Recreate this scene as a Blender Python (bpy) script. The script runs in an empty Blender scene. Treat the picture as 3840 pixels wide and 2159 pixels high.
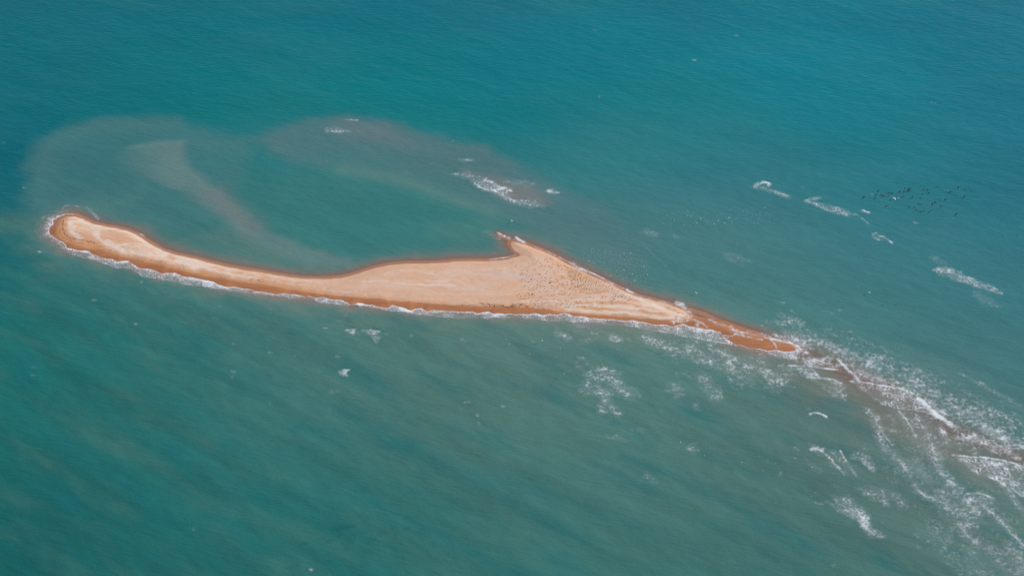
import bpy, bmesh, math, random
import numpy as np
from mathutils import Vector, Matrix

# ------------------------------------------------------------------ camera, sky, sun, exposure
CAM_H, PITCH, HFOV = 335.0, math.radians(42.0), math.radians(42.0)
SUN_EL, SUN_AZ = math.radians(38.0), math.radians(84.0)      # azimuth clockwise from +Y
scene = bpy.context.scene
cam_data = bpy.data.cameras.new("camera")
cam_data.sensor_width = 36.0
cam_data.lens = 18.0 / math.tan(HFOV / 2)
cam_data.clip_start = 1.0
cam_data.clip_end = 60000.0
camera = bpy.data.objects.new("camera", cam_data)
camera.location = (0, 0, CAM_H)
camera.rotation_euler = (math.pi / 2 - PITCH, 0, 0)
scene.collection.objects.link(camera)
scene.camera = camera

world = bpy.data.worlds.new("World")
scene.world = world
world.use_nodes = True
wn = world.node_tree.nodes
wl = world.node_tree.links
sky = wn.new("ShaderNodeTexSky")
sky.sky_type = 'NISHITA'
sky.sun_disc = False
sky.sun_elevation = SUN_EL
sky.sun_rotation = SUN_AZ
sky.altitude = 300
bg = wn["Background"]
bg.inputs["Strength"].default_value = 0.10
wl.new(sky.outputs[0], bg.inputs["Color"])

sun_data = bpy.data.lights.new("sun", 'SUN')
sun_data.energy = 3.6
sun_data.angle = math.radians(0.5)
sun_data.color = (1.0, 0.95, 0.88)
sun = bpy.data.objects.new("sun", sun_data)
sd_ = Vector((math.sin(SUN_AZ) * math.cos(SUN_EL), math.cos(SUN_AZ) * math.cos(SUN_EL), math.sin(SUN_EL)))
sun.rotation_euler = sd_.to_track_quat('Z', 'Y').to_euler()
sun.location = (200, 0, 300)
scene.collection.objects.link(sun)
scene.view_settings.view_transform = 'Standard'
scene.view_settings.look = 'None'
scene.view_settings.gamma = 1.0
scene.view_settings.exposure = 0.30
scene.view_settings.use_curve_mapping = False
scene.cycles.transparent_max_bounces = 12

rng = np.random.default_rng(7)
random.seed(7)

# ------------------------------------------------------------------ tracing helpers: a point of the photograph -> a place on the ground
F = 1920.0 / math.tan(HFOV / 2)
cp, sp = math.cos(PITCH), math.sin(PITCH)

def P(u, v, z=0.0):
    a = (u - 1920.0) / F
    b = -(v - 1079.5) / F
    dx, dy, dz = a, cp + b * sp, -sp + b * cp
    t = (z - CAM_H) / dz
    return (dx * t, dy * t)

def PL(pts, k=1.0):
    return np.array([P(x * k, y * k) for x, y in pts])

D = 1.49069   # the survey view of the photograph was this much smaller

# ------------------------------------------------------------------ numpy fields
perm = rng.permutation(256)
perm = np.concatenate([perm, perm])
gang = rng.random(256) * 2 * np.pi
GX, GY = np.cos(gang), np.sin(gang)

def perlin(x, y, seed=0):
    x = x + seed * 17.31
    y = y + seed * 9.77
    xi = np.floor(x).astype(np.int64)
    yi = np.floor(y).astype(np.int64)
    xf, yf = x - xi, y - yi
    u = xf * xf * xf * (xf * (xf * 6 - 15) + 10)
    v = yf * yf * yf * (yf * (yf * 6 - 15) + 10)
    xi &= 255
    yi &= 255
    x1 = (xi + 1) & 255
    y1 = (yi + 1) & 255
    def g(ix, iy, fx, fy):
        h = perm[perm[ix] + iy]
        return GX[h] * fx + GY[h] * fy
    n00 = g(xi, yi, xf, yf)
    n10 = g(x1, yi, xf - 1, yf)
    n01 = g(xi, y1, xf, yf - 1)
    n11 = g(x1, y1, xf - 1, yf - 1)
    return ((n00 * (1 - u) + n10 * u) * (1 - v) + (n01 * (1 - u) + n11 * u) * v) * 1.5

def fbm(x, y, seed=0, octv=4, gain=0.5):
    s, a, t = 0.0, 1.0, 0.0
    for i in range(octv):
        s = s + a * perlin(x * 2.0 ** i, y * 2.0 ** i, seed + i * 3)
        t += a
        a *= gain
    return s / t

def rotc(x, y, ang):
    c, s = math.cos(ang), math.sin(ang)
    return x * c + y * s, -x * s + y * c

def sstep(a, b, x):
    t = np.clip((x - a) / (b - a), 0, 1)
    return t * t * (3 - 2 * t)

def dist_line(X, Y, pts, closed=False):
    pts = np.asarray(pts)
    d2 = np.full(X.shape, 1e12)
    n = len(pts)
    for i in range(n if closed else n - 1):
        ax, ay = pts[i]
        bx, by = pts[(i + 1) % n]
        ex, ey = bx - ax, by - ay
        L = ex * ex + ey * ey + 1e-9
        t = np.clip(((X - ax) * ex + (Y - ay) * ey) / L, 0, 1)
        dd = (X - ax - t * ex) ** 2 + (Y - ay - t * ey) ** 2
        np.minimum(d2, dd, out=d2)
    return np.sqrt(d2)

def inside(X, Y, pts):
    pts = np.asarray(pts)
    r = np.zeros(X.shape, bool)
    n = len(pts)
    for i in range(n):
        ax, ay = pts[i]
        bx, by = pts[(i + 1) % n]
        if ay == by:
            continue
        c = ((ay > Y) != (by > Y)) & (X < (bx - ax) * (Y - ay) / (by - ay) + ax)
        r ^= c
    return r

def sdist(X, Y, pts):
    d = dist_line(X, Y, pts, True)
    return np.where(inside(X, Y, pts), d, -d)

def voro(x, y, seed=0):
    xi = np.floor(x).astype(np.int64)
    yi = np.floor(y).astype(np.int64)
    f1 = np.full(x.shape, 9.0)
    f2 = np.full(x.shape, 9.0)
    for dx in (-1, 0, 1):
        for dy in (-1, 0, 1):
            cx, cy = xi + dx, yi + dy
            h = perm[perm[(cx + seed * 31) & 255] + (cy & 255)]
            h2 = perm[h + ((cx + 77) & 255)]
            px = cx + 0.5 + (h / 255.0 - 0.5) * 0.95
            py = cy + 0.5 + (h2 / 255.0 - 0.5) * 0.95
            d = np.hypot(px - x, py - y)
            f2 = np.minimum(f2, np.maximum(f1, d))
            f1 = np.minimum(f1, d)
    return f1, f2

def rank01(a):
    o = np.argsort(a, axis=None)
    r = np.empty(a.size)
    r[o] = np.arange(a.size) / max(1, a.size - 1)
    return r.reshape(a.shape)

def lin(c):
    c = np.asarray(c, float) / 255.0
    return np.where(c <= 0.04045, c / 12.92, ((c + 0.055) / 1.055) ** 2.4)

ILLUM = np.array([1.25, 1.27, 1.34])        # light falling on a level surface, after exposure
def alb(r, g, b):
    return lin((r, g, b)) / ILLUM

SKYREF = np.array([0.007, 0.008, 0.012])
WILLUM = np.array([1.15, 1.22, 1.27])       # the same on the rippled water body
def walb(r, g, b):
    return np.maximum(lin((r, g, b)) - SKYREF, 0.0006) / WILLUM

# ------------------------------------------------------------------ object helpers
def link(o, parent=None):
    scene.collection.objects.link(o)
    if parent:
        o.parent = parent
    return o

def tag(o, label=None, cat=None, group=None, kind=None):
    if label: o["label"] = label
    if cat: o["category"] = cat
    if group: o["group"] = group
    if kind: o["kind"] = kind
    return o

def grid_mesh(name, X, Y, Z, keep=None, attrs=None, mat=None, smooth=True):
    """X, Y, Z 2-D arrays; keep is a per-cell mask; attrs name -> 2-D float or (.., 3) colour."""
    h, w = X.shape
    idx = np.arange(h * w).reshape(h, w)
    a, b, c, d = idx[:-1, :-1], idx[:-1, 1:], idx[1:, 1:], idx[1:, :-1]
    q = np.stack([a, b, c, d], -1).reshape(-1, 4)
    if keep is not None:
        q = q[keep.reshape(-1)]
    used = np.zeros(h * w, bool)
    used[q.ravel()] = True
    remap = np.cumsum(used) - 1
    q = remap[q]
    co = np.stack([X, Y, Z], -1).reshape(-1, 3)[used]
    me = bpy.data.meshes.new(name)
    me.vertices.add(len(co))
    me.vertices.foreach_set("co", co.astype(np.float32).ravel())
    me.loops.add(q.size)
    me.loops.foreach_set("vertex_index", q.astype(np.int32).ravel())
    me.polygons.add(len(q))
    me.polygons.foreach_set("loop_start", (np.arange(len(q)) * 4).astype(np.int32))
    me.polygons.foreach_set("loop_total", np.full(len(q), 4, np.int32))
    me.update(calc_edges=True)
    if smooth:
        me.polygons.foreach_set("use_smooth", np.ones(len(q), bool))
    for k, v in (attrs or {}).items():
        if v.ndim == 3:
            at = me.attributes.new(k, 'FLOAT_COLOR', 'POINT')
            vv = np.ones((len(co), 4), np.float32)
            vv[:, :3] = v.reshape(-1, 3)[used]
            at.data.foreach_set("color", vv.ravel())
        else:
            at = me.attributes.new(k, 'FLOAT', 'POINT')
            at.data.foreach_set("value", v.reshape(-1)[used].astype(np.float32))
    if mat: me.materials.append(mat)
    return bpy.data.objects.new(name, me)

class NT:
    def __init__(s, name):
        s.m = bpy.data.materials.new(name)
        s.m.use_nodes = True
        s.n, s.l = s.m.node_tree.nodes, s.m.node_tree.links
        s.bsdf = s.n["Principled BSDF"]
        s.out = s.n["Material Output"]
    def new(s, t, **kw):
        n = s.n.new(t)
        for k, v in kw.items():
            setattr(n, k, v)
        return n
    def attr(s, name):
        n = s.n.new("ShaderNodeAttribute")
        n.attribute_name = name
        return n
    def math(s, op, a, b=None, clamp=False):
        n = s.n.new("ShaderNodeMath")
        n.operation = op
        n.use_clamp = clamp
        for i, v in enumerate((a, b)):
            if v is None: continue
            if isinstance(v, (int, float)): n.inputs[i].default_value = v
            else: s.l.new(v, n.inputs[i])
        return n.outputs[0]
    def noise(s, scale, ang=0.0, stretch=(1, 1, 1), detail=3, rough=0.5):
        g = s.n.new("ShaderNodeNewGeometry")
        mp = s.n.new("ShaderNodeMapping")
        mp.vector_type = 'TEXTURE'
        mp.inputs["Rotation"].default_value = (0, 0, ang)
        mp.inputs["Scale"].default_value = stretch
        s.l.new(g.outputs["Position"], mp.inputs["Vector"])
        nz = s.n.new("ShaderNodeTexNoise")
        nz.inputs["Scale"].default_value = scale
        nz.inputs["Detail"].default_value = detail
        nz.inputs["Roughness"].default_value = rough
        s.l.new(mp.outputs[0], nz.inputs["Vector"])
        return nz.outputs["Fac"]
    def scale_color(s, col, fac):
        n = s.n.new("ShaderNodeVectorMath")
        n.operation = 'SCALE'
        s.l.new(col, n.inputs[0])
        s.l.new(fac, n.inputs["Scale"])
        return n.outputs[0]

# ------------------------------------------------------------------ traced shore lines (photo coordinates)
SURF_TIP = [  # landward x, y, seaward x, y round the western head and on along the south shore
 (318,822,326,816),(285,807,290,799),(250,807,247,794),(222,819,205,802),(205,829,165,809),(202,843,142,833),
 (191,856,130,860),(188,866,133,880),(197,881,150,897),(224,898,180,911),(250,911,205,926),(257,928,239,942),
 (311,938,299,962),(336,941,330,970),(351,954,349,976),(381,963,386,988),(401,970,415,998),(423,971,436,1003),
 (441,980,450,1005),(458,974,470,1007),(483,976,488,1009),(498,989,505,1019),(528,1004,530,1031),(555,1004,560,1037),
 (582,1011,590,1042),(607,1026,612,1047),(632,1020,640,1051),(657,1023,665,1058),(684,1034,690,1066),(722,1036,725,1071)]
LAND = [(750,1043),(804,1054),(819,1065),(844,1074),(879,1071),(914,1078),(949,1086),(973,1091),(1008,1094),(1033,1100),(1063,1099),
 (1088,1099),(1123,1109),(1160,1108),(1180,1114),(1210,1110),(1235,1119),(1279,1121),(1302,1131),(1317,1140),(1357,1135),(1389,1142),
 (1429,1148),(1459,1151),(1469,1142),(1499,1146),(1524,1157),(1541,1160),(1559,1154),(1586,1157),(1598,1165),(1626,1160),(1668,1162),
 (1718,1165),(1767,1167),(1797,1171),(1840,1168),(1849,1173),(1870,1171),(1894,1173),(1912,1171),(1929,1176),(1959,1174),(2011,1173),
 (2044,1178),(2076,1179),(2108,1173),(2141,1179),(2188,1188),(2245,1191),(2290,1194),(2340,1198),(2400,1202),(2450,1212),(2512,1220),
 (2544,1219),(2564,1213),(2594,1222),(2614,1229),(2668,1231),(2703,1244),(2712,1256),(2726,1273),(2753,1285),(2798,1296),(2860,1310),
 (2910,1311),(2959,1315),(3002,1315)]
SEA = [(755,1075),(804,1081),(825,1083),(849,1085),(880,1092),(915,1098),(955,1102),(1023,1106),(1073,1113),(1110,1119),(1160,1121),
 (1197,1135),(1235,1138),(1272,1141),(1339,1147),(1362,1148),(1400,1154),(1459,1162),(1511,1170),(1561,1178),(1623,1185),(1710,1191),
 (1797,1193),(1872,1189),(1939,1193),(1990,1196),(2050,1203),(2154,1207),(2257,1210),(2340,1221),(2423,1234),(2506,1250),(2570,1263),
 (2630,1274),(2690,1283),(2753,1293),(2798,1306),(2860,1324),(2910,1333),(2947,1343),(3012,1346)]
NORTH = [(3004,1313),(2992,1301),(2972,1291),(2935,1281),(2897,1272),(2860,1265),(2823,1256),(2785,1249),(2748,1235),(2723,1224),
 (2686,1212),(2661,1201),(2640,1197),(2614,1194),(2594,1184),(2569,1164),(2539,1150),(2499,1137),(2462,1128),(2425,1118),(2397,1112),
 (2347,1092),(2297,1068),(2248,1044),(2198,1021),(2148,998),(2110,978),(2075,957),(2040,942),(2006,929),(1974,917),(1939,907),
 (1919,904),(1913,912),(1919,924),(1929,938),(1947,950),(1952,956),(1939,962),(1922,964),(1899,971),(1870,974),(1832,977),(1760,977),
 (1698,979),(1648,984),(1598,986),(1549,986),(1499,988),(1449,994),(1412,1002),(1375,1013),(1337,1024),(1309,1033),(1272,1040),
 (1222,1044),(1172,1044),(1123,1042),(1073,1035),(1023,1027),(973,1018),(911,1009),(849,998),(775,981),(740,971),(684,959),(647,950),
 (610,938),(585,924),(560,909),(535,894),(510,877),(473,863),(436,854),(386,846),(349,837)]
WETLINE = [(217,874),(225,893),(245,908),(290,924),(373,939),(473,967),(572,989),(672,1013),(740,1030),(775,1036),(874,1052),(936,1063),
 (1023,1075),(1073,1085),(1148,1096),(1222,1106),(1297,1115),(1399,1123),(1499,1133),(1598,1141),(1660,1145),(1772,1151),(1939,1153),
 (2024,1160),(2086,1169),(2150,1175),(2245,1184),(2340,1190),(2400,1196),(2460,1200),(2500,1202),(2540,1206),(2575,1202),(2597,1196)]

tipL = [(a, b) for a, b, c, d in SURF_TIP]
ISLAND = PL(tipL[1:] + LAND + NORTH)
dry_north = [p for p in NORTH if p[0] < 2590]
def nudge(pts, dy):
    return [(x, y + dy) for x, y in pts]
DRY = PL(WETLINE + nudge(dry_north, 3) + [(311,824),(280,814),(250,813),(226,825),(214,845),(212,860)])
RIDGE = PL([(2985,1318),(3009,1324),(3064,1342),(3137,1378),(3192,1410),(3265,1440),(3320,1455),(3374,1492),(3447,1520),(3484,1545),
            (3520,1580),(3575,1610),(3666,1645),(3739,1680),(3840,1725),(4000,1800)])
HOOK = PL([(1919,906),(1902,896),(1882,887),(1868,878)])
NFLAT = PL([(2586,1160),(2640,1178),(2700,1204),(2780,1232),(2850,1253)])
SOUTHLINE = PL(tipL[8:] + LAND)

def bed(X, Y, sd=None):
    """height of the sand above the sea level"""
    if sd is None:
        sd = sdist(X, Y, ISLAND)
    dS = dist_line(X, Y, SOUTHLINE)
    south = np.clip(1 - np.abs(sd) / (dS + 0.6) * 0 - sstep(0, 6, dS - np.abs(sd)), 0, 1)
    up = 1.15 * (1 - np.exp(-np.maximum(sd, 0) / 7.0))
    h_in = 0.10 + up
    h_out = 0.10 - (0.085 + 0.09 * south) * np.maximum(-sd, 0)
    h = np.where(sd > 0, h_in, h_out)
    for line, crest, wd in ((RIDGE, -0.10, 5.0), (RIDGE[:6], -0.06, 5.0), (HOOK, 0.02, 2.4), (NFLAT, 0.03, 3.0)):
        d = dist_line(X, Y, line)
        h = np.maximum(h, crest - 0.30 * (d / wd) ** 2)
    return h

def swell(X, Y, damp):
    u, v = rotc(X, Y, math.radians(-32))
    south_sea = 0.25 + 0.75 * sstep(430, 320, Y + X * 0.25)
    a = (perlin(u / 60, v / 11, 3) * 0.44 + perlin(u / 20, v / 6.5, 5) * 0.18 + (0.5 - np.abs(perlin(u / 13, v / 4.2, 6))) * 0.16) * south_sea
    u2, v2 = rotc(X, Y, math.radians(-12))
    b = perlin(u2 / 7, v2 / 3.0, 8) * 0.08
    return (a + b) * damp

# ------------------------------------------------------------------ sea
mk = NT("sea_water")
col = mk.attr("tint")
dep = mk.attr("depth")
rip1 = mk.noise(1.15, math.radians(-11), (5.0, 1.0, 1.0), 2, 0.5)
rip2 = mk.noise(0.60, math.radians(-17), (3.2, 1.3, 1.0), 3, 0.6)
fine = mk.noise(2.4, math.radians(-8), (2.5, 1.0, 1.0), 2, 0.5)
patch = mk.noise(0.03, math.radians(-25), (2.5, 1.0, 1.0), 4, 0.6)
hsum = mk.math('ADD', mk.math('MULTIPLY', rip1, 0.40), mk.math('ADD', mk.math('MULTIPLY', rip2, 0.26), mk.math('MULTIPLY', fine, 0.16)))
bump = mk.new("ShaderNodeBump")
bump.inputs["Strength"].default_value = 1.0
bump.inputs["Distance"].default_value = 0.55
mk.l.new(hsum, bump.inputs["Height"])
mott = mk.math('ADD', 0.98, mk.math('MULTIPLY', patch, 0.14))
mott2 = mk.math('MULTIPLY', mott, mk.math('ADD', 0.95, mk.math('MULTIPLY', rip2, 0.10)))
mk.l.new(mk.scale_color(col.outputs["Color"], mott2), mk.bsdf.inputs["Base Color"])
mk.bsdf.inputs["Roughness"].default_value = 0.22
mk.bsdf.inputs["IOR"].default_value = 1.333
mk.bsdf.inputs["Specular IOR Level"].default_value = 0.32
mk.l.new(bump.outputs[0], mk.bsdf.inputs["Normal"])
tr = mk.new("ShaderNodeBsdfTransparent")
mx = mk.new("ShaderNodeMixShader")
dm = mk.math('MAXIMUM', dep.outputs["Fac"], 0.0)
ex = mk.math('POWER', 2.71828, mk.math('MULTIPLY', dm, -9.0))
op = mk.math('SUBTRACT', 1.0, mk.math('MULTIPLY', ex, 0.75), True)
mk.l.new(op, mx.inputs[0])
mk.l.new(tr.outputs[0], mx.inputs[1])
mk.l.new(mk.bsdf.outputs[0], mx.inputs[2])
mk.l.new(mx.outputs[0], mk.out.inputs["Surface"])
M_SEA = mk.m

def axis(lo, hi, step, far, grow=1.5):
    a = list(np.arange(lo, hi + 1e-6, step))
    s, x = step * 2, hi
    while x < far:
        x += s
        s *= grow
        a.append(x)
    s, x = step * 2, lo
    b = []
    while x > -far:
        x -= s
        s *= grow
        b.append(x)
    return np.array(b[::-1] + a)

xs = axis(-285, 285, 0.75, 15000)
ys = axis(205, 640, 0.75, 15000)
X, Y = np.meshgrid(xs, ys)

CTRL = [
 (0,0,(24,108,120)),(400,0,(28,112,124)),(900,0,(24,113,127)),(1300,0,(36,115,130)),(1700,0,(30,118,132)),(2100,0,(24,120,136)),(2570,0,(34,118,133)),
 (0,150,(14,112,122)),(500,150,(20,117,127)),(900,150,(16,120,129)),(1300,160,(20,122,132)),(1500,120,(16,124,136)),(2000,150,(20,128,142)),(2570,150,(28,120,136)),
 (0,280,(12,108,118)),(300,270,(30,116,120)),(600,260,(18,119,122)),(1000,260,(22,124,128)),(1300,280,(18,122,130)),(1700,280,(34,126,132)),(2200,280,(32,126,138)),(2570,280,(36,118,134)),
 (0,450,(14,101,114)),(1500,400,(58,127,130)),(1800,420,(55,124,133)),(2200,450,(46,124,134)),(2570,450,(44,118,132)),
 (30,520,(22,102,111)),(0,600,(34,104,108)),(1600,600,(82,125,127)),(1900,600,(76,127,130)),(2200,600,(64,124,130)),(2570,600,(56,120,131)),
 (0,750,(34,108,108)),(300,730,(60,116,114)),(1700,700,(76,127,127)),(2000,760,(76,128,127)),(2300,750,(68,124,127)),(2570,750,(64,121,128)),
 (0,900,(36,110,107)),(300,900,(48,113,110)),(700,880,(72,120,117)),(1000,880,(84,124,118)),(1400,860,(92,128,122)),(1700,900,(88,128,122)),(2570,930,(70,121,123)),
 (0,1050,(38,106,104)),(400,1050,(46,110,107)),(800,1050,(62,116,113)),(1200,1000,(86,122,116)),(1600,1050,(82,123,118)),(2000,1050,(90,122,117)),(2300,1080,(102,124,120)),
 (0,1250,(36,100,100)),(400,1250,(43,107,106)),(800,1250,(48,112,109)),(1200,1200,(64,116,112)),(1600,1250,(74,119,114)),(2000,1200,(78,118,112)),(2400,1200,(98,124,119)),
 (0,1448,(34,96,97)),(500,1448,(42,105,104)),(1000,1448,(48,109,107)),(1500,1448,(56,113,110)),(2000,1448,(66,114,110)),(2570,1448,(82,118,113)),
 (950,550,(48,117,118)),(1150,600,(58,121,120)),(1130,500,(66,124,122)),(350,530,(58,114,115)),(470,620,(68,120,117)),(600,330,(20,117,121)),
 (900,480,(66,124,121)),(1000,620,(54,118,117)),(800,600,(62,120,118)),(700,420,(56,121,122))]
num = np.zeros(X.shape + (3,))
den = np.zeros(X.shape)
for cx, cy, c in CTRL:
    wx, wy = P(cx * D, cy * D)
    if cy < 330 or (cx > 1400 and cy < 700):
        c = (max(c[0] - 6, 3), c[1] - 4, c[2] - 3)
    w = np.exp(-((X - wx) ** 2 + (Y - wy) ** 2) / (2 * 24.0 ** 2)) + 1e-7 / (1 + ((X - wx) ** 2 + (Y - wy) ** 2) / 1e5)
    num += w[..., None] * walb(*c)
    den += w
tint = num / den[..., None]

# soft plumes of stirred-up sand and shoals under the surface
wig = fbm(X / 14, Y / 14, 21, 4) * 5.0
def plume(pts, soft, rgb, strength, hard=None, k=D, fade=30.0, xf=None):
    global tint
    sd = sdist(X, Y, PL(pts, k)) + wig * (soft / 6.0)
    m = sstep(-soft, soft, sd) * strength * np.clip(1.0 + 0.25 * fbm(X / 30, Y / 12, 31, 3), 0, 1.3)
    if hard:
        m = m * np.exp(-(dist_line(X, Y, PL(hard, k)) + wig) / fade)
        m = np.clip(m, 0, 0.9)
    if xf:
        m = m * sstep(P(xf[0] * D, 400 * D)[0], P(xf[1] * D, 400 * D)[0], X)
    tint = tint * (1 - m[..., None]) + walb(*rgb) * m[..., None]
def streak(pts, r, rgb, strength, k=D):
    global tint
    d = dist_line(X, Y, PL(pts, k)) + wig * 0.15
    m = np.exp(-(np.maximum(d, 0) / r) ** 2) * strength
    tint = tint * (1 - m[..., None]) + walb(*rgb) * m[..., None]

plume([(72,520),(62,430),(90,360),(180,312),(330,292),(450,300),(540,338),(640,345),(600,480),(520,560),(400,590),(250,545),(130,545)], 5.5, (74,120,123), 0.9, [(100,545),(66,500),(62,430),(90,360),(180,312),(330,292),(450,300),(540,338),(640,345)], fade=62)
plume([(640,352),(700,322),(800,300),(880,291),(950,303),(1040,330),(1130,353),(1220,372),(1310,420),(1400,470),(1520,520),(1660,620),(1600,680),(1380,600),(1250,548),(1150,505),(1000,455),(880,432),(760,412),(680,385)], 5.0, (87,121,125), 0.92, [(640,352),(700,322),(800,300),(880,291),(950,303),(1040,330),(1130,353),(1220,372),(1310,420),(1380,470)], fade=58)
plume([(820,330),(880,298),(950,308),(1040,345),(1020,370),(900,350)], 6, (104,121,124), 0.45)
plume([(1170,430),(1240,440),(1340,470),(1380,510),(1290,505),(1220,470)], 4, (128,124,122), 0.6)
plume([(270,378),(370,362),(452,360),(462,395),(482,430),(540,478),(600,528),(650,578),(760,618),(880,655),(900,676),(760,668),(640,625),(560,545),(470,490),(380,450),(290,420)], 3.6, (100,130,129), 1.15, [(300,380),(370,362),(456,359),(464,400),(482,430),(540,478),(600,528),(650,578),(760,618),(880,655)], fade=26, xf=(262, 430))
plume([(640,580),(760,622),(870,655),(850,685),(700,672),(560,640),(480,600),(560,570)], 5, (92,128,123), 0.5)
streak([(540,485),(590,530),(640,572)], 5, (118,128,126), 0.55)
streak([(860,428),(960,442),(1060,470),(1130,500),(1230,530)], 4, (98,136,128), 0.45)
streak([(330,372),(400,360),(458,358)], 2.2, (104,136,130), 0.4)
streak([(0,560),(60,560),(110,560)], 7, (84,120,112), 0.55)
streak([(190,540),(260,520),(330,500)], 5, (84,126,120), 0.35)
plume([(1290,600),(1400,560),(1500,580),(1620,650),(1560,680),(1450,630)], 6, (92,124,126), 0.4)
plume([(1080,560),(1250,555),(1250,600),(1180,620),(1090,590)], 6, (84,130,124), 0.5)
plume([(2080,860),(2200,940),(2350,1060),(2500,1160),(2500,1230),(2300,1120),(2150,1020),(2050,930)], 6, (122,122,116), 0.6)
plume([(1960,900),(2080,900),(2160,980),(2060,1000)], 5, (120,124,114), 0.5)
plume([(2850,1330),(3000,1390),(3200,1450),(3400,1550),(3640,1690),(3840,1760),(3840,1800),(3600,1760),(3450,1690),(3300,1600),(3100,1500),(2950,1440),(2840,1390)], 7, (114,120,112), 0.7, k=1)
plume([(2100,1215),(2400,1235),(2650,1290),(2850,1340),(2850,1400),(2600,1340),(2350,1290),(2100,1260)], 6, (108,124,116), 0.55, k=1)
sdI = sdist(X, Y, ISLAND)
h = bed(X, Y, sdI)
dS = dist_line(X, Y, SOUTHLINE)
halo = np.exp(-np.maximum(-sdI, 0) / 5.5) * (sdI < 1)
wn_ = 0.5 + 0.7 * fbm(X / 9, Y / 5, 41, 4)
sth = np.clip(1 - np.abs(dS + np.minimum(sdI, 0)) / 6, 0, 1)
m = np.clip(halo * (0.55 + 0.55 * sth * wn_), 0, 0.85)[..., None]
tint = tint * (1 - m) + walb(112, 136, 128) * m
q_ = np.exp(-(np.maximum(-sdI - 0.5, 0) / (4.0 + 1.5 * fbm(X / 12, Y / 8, 43, 3))) ** 2)
m = (q_ * (0.88 - 0.2 * sth))[..., None]
tint = tint * (1 - m) + walb(146, 126, 119) * m
m = (np.exp(-(np.maximum(-sdI - 0.3, 0) / 1.7) ** 2) * 0.8)[..., None]
tint = tint * (1 - m) + walb(158, 126, 112) * m
for ln_, r_, k_, c_ in ((RIDGE[:7], 4.2, 0.8, (132, 118, 111)), (RIDGE, 4.0, 0.66, (132, 118, 112)), (NFLAT, 3.4, 0.8, (150, 122, 111)), (HOOK, 2.2, 0.85, (150, 116, 104))):
    d_ = dist_line(X, Y, ln_) + wig * 0.12
    m = (np.exp(-(np.maximum(d_, 0) / r_) ** 2) * k_)[..., None]
    tint = tint * (1 - m) + walb(*c_) * m
m = (np.clip(np.exp(-((-sdI - 9) / 9) ** 2) * sth * (fbm(X / 22, Y / 7, 47, 4) * 1.5), 0, 1) * 0.4)[..., None]
tint = tint * (1 - m) + walb(116, 130, 114) * m
# the southern sea: turbid warm patches between clearer blue-green swell troughs
u, v = rotc(X, Y, math.radians(-32))
s1 = 0.55 * fbm(u / 26, v / 12, 51, 5, 0.62) + 0.5 * fbm(u / 42, v / 8.5, 55, 3, 0.45)
fore = sstep(420, 300, Y + X * 0.25)
warm = np.clip(s1 * 1.6, 0, 1)[..., None] * fore[..., None] * 0.42
cool = np.clip(-s1 * 1.9, 0, 1)[..., None] * fore[..., None] * 0.58
tint = tint * (1 - warm) + walb(84, 120, 111) * warm
tint = tint * (1 - cool) + walb(34, 108, 112) * cool
s2 = fbm(X / 60 + 3, Y / 26, 61, 5, 0.55)
tint *= (1 + 0.09 * s2 + 0.07 * fore * fbm(u / 9, v / 4, 66, 4))[..., None]
mr = np.clip(fbm(X / 70, Y / 30, 71, 4) * 1.2, 0, 1)[..., None] * (1 - fore[..., None]) * 0.25
tint = tint * (1 - mr) + walb(60, 124, 128) * mr
tint = np.clip(tint, 0.0005, 1)
inb = (np.abs(X) < 300) & (Y > 190) & (Y < 660)
damp = sstep(0.0, 1.6, -h)
Z = np.where(inb, swell(X, Y, damp), 0.0)
cellmin = np.minimum.reduce([h[:-1, :-1], h[1:, :-1], h[:-1, 1:], h[1:, 1:]])
keep = cellmin < 0.35
sea = grid_mesh("sea", X, Y, Z, keep, {"tint": tint, "depth": Z - h}, M_SEA)
link(sea)
tag(sea, kind="structure")

# deep bed far below the turbid water, so that the sea has a bottom
me = bpy.data.meshes.new("seabed")
me.from_pydata([(-15000, -15000, -6), (15000, -15000, -6), (15000, 15000, -6), (-15000, 15000, -6)], [], [(0, 1, 2, 3)])
mk = NT("seabed_sand")
nz = mk.noise(0.2, 0, (1, 1, 1), 4)
rp = mk.new("ShaderNodeValToRGB")
rp.color_ramp.elements[0].color = (0.20, 0.13, 0.08, 1)
rp.color_ramp.elements[1].color = (0.28, 0.19, 0.12, 1)
mk.l.new(nz, rp.inputs[0])
mk.l.new(rp.outputs[0], mk.bsdf.inputs["Base Color"])
me.materials.append(mk.m)
tag(link(bpy.data.objects.new("seabed", me)), kind="structure")

# ------------------------------------------------------------------ sandbar
ymin = min(ISLAND[:, 1].min(), RIDGE[:, 1].min()) - 12
ymax = ISLAND[:, 1].max() + 14
xs = np.arange(ISLAND[:, 0].min() - 14, min(RIDGE[:, 0].max(), 262), 0.30)
ys = np.arange(ymin, ymax, 0.30)
X, Y = np.meshgrid(xs, ys)
# coarse pass finds the cells worth keeping
sdI = sdist(X, Y, ISLAND)
h = bed(X, Y, sdI)
sdD = sdist(X, Y, DRY)
dW = dist_line(X, Y, PL(WETLINE))
dS = dist_line(X, Y, SOUTHLINE)
jit = fbm(X / 5, Y / 5, 5, 4) * 1.3
fine_n = fbm(X / 0.9, Y / 0.9, 15, 3)
wet = 1 - sstep(-0.5, 0.5, sdD + jit * 0.35)
head = 1 - sstep(-105, -60, X)                     # the western head and neck
tail = sstep(60, 95, X)
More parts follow.
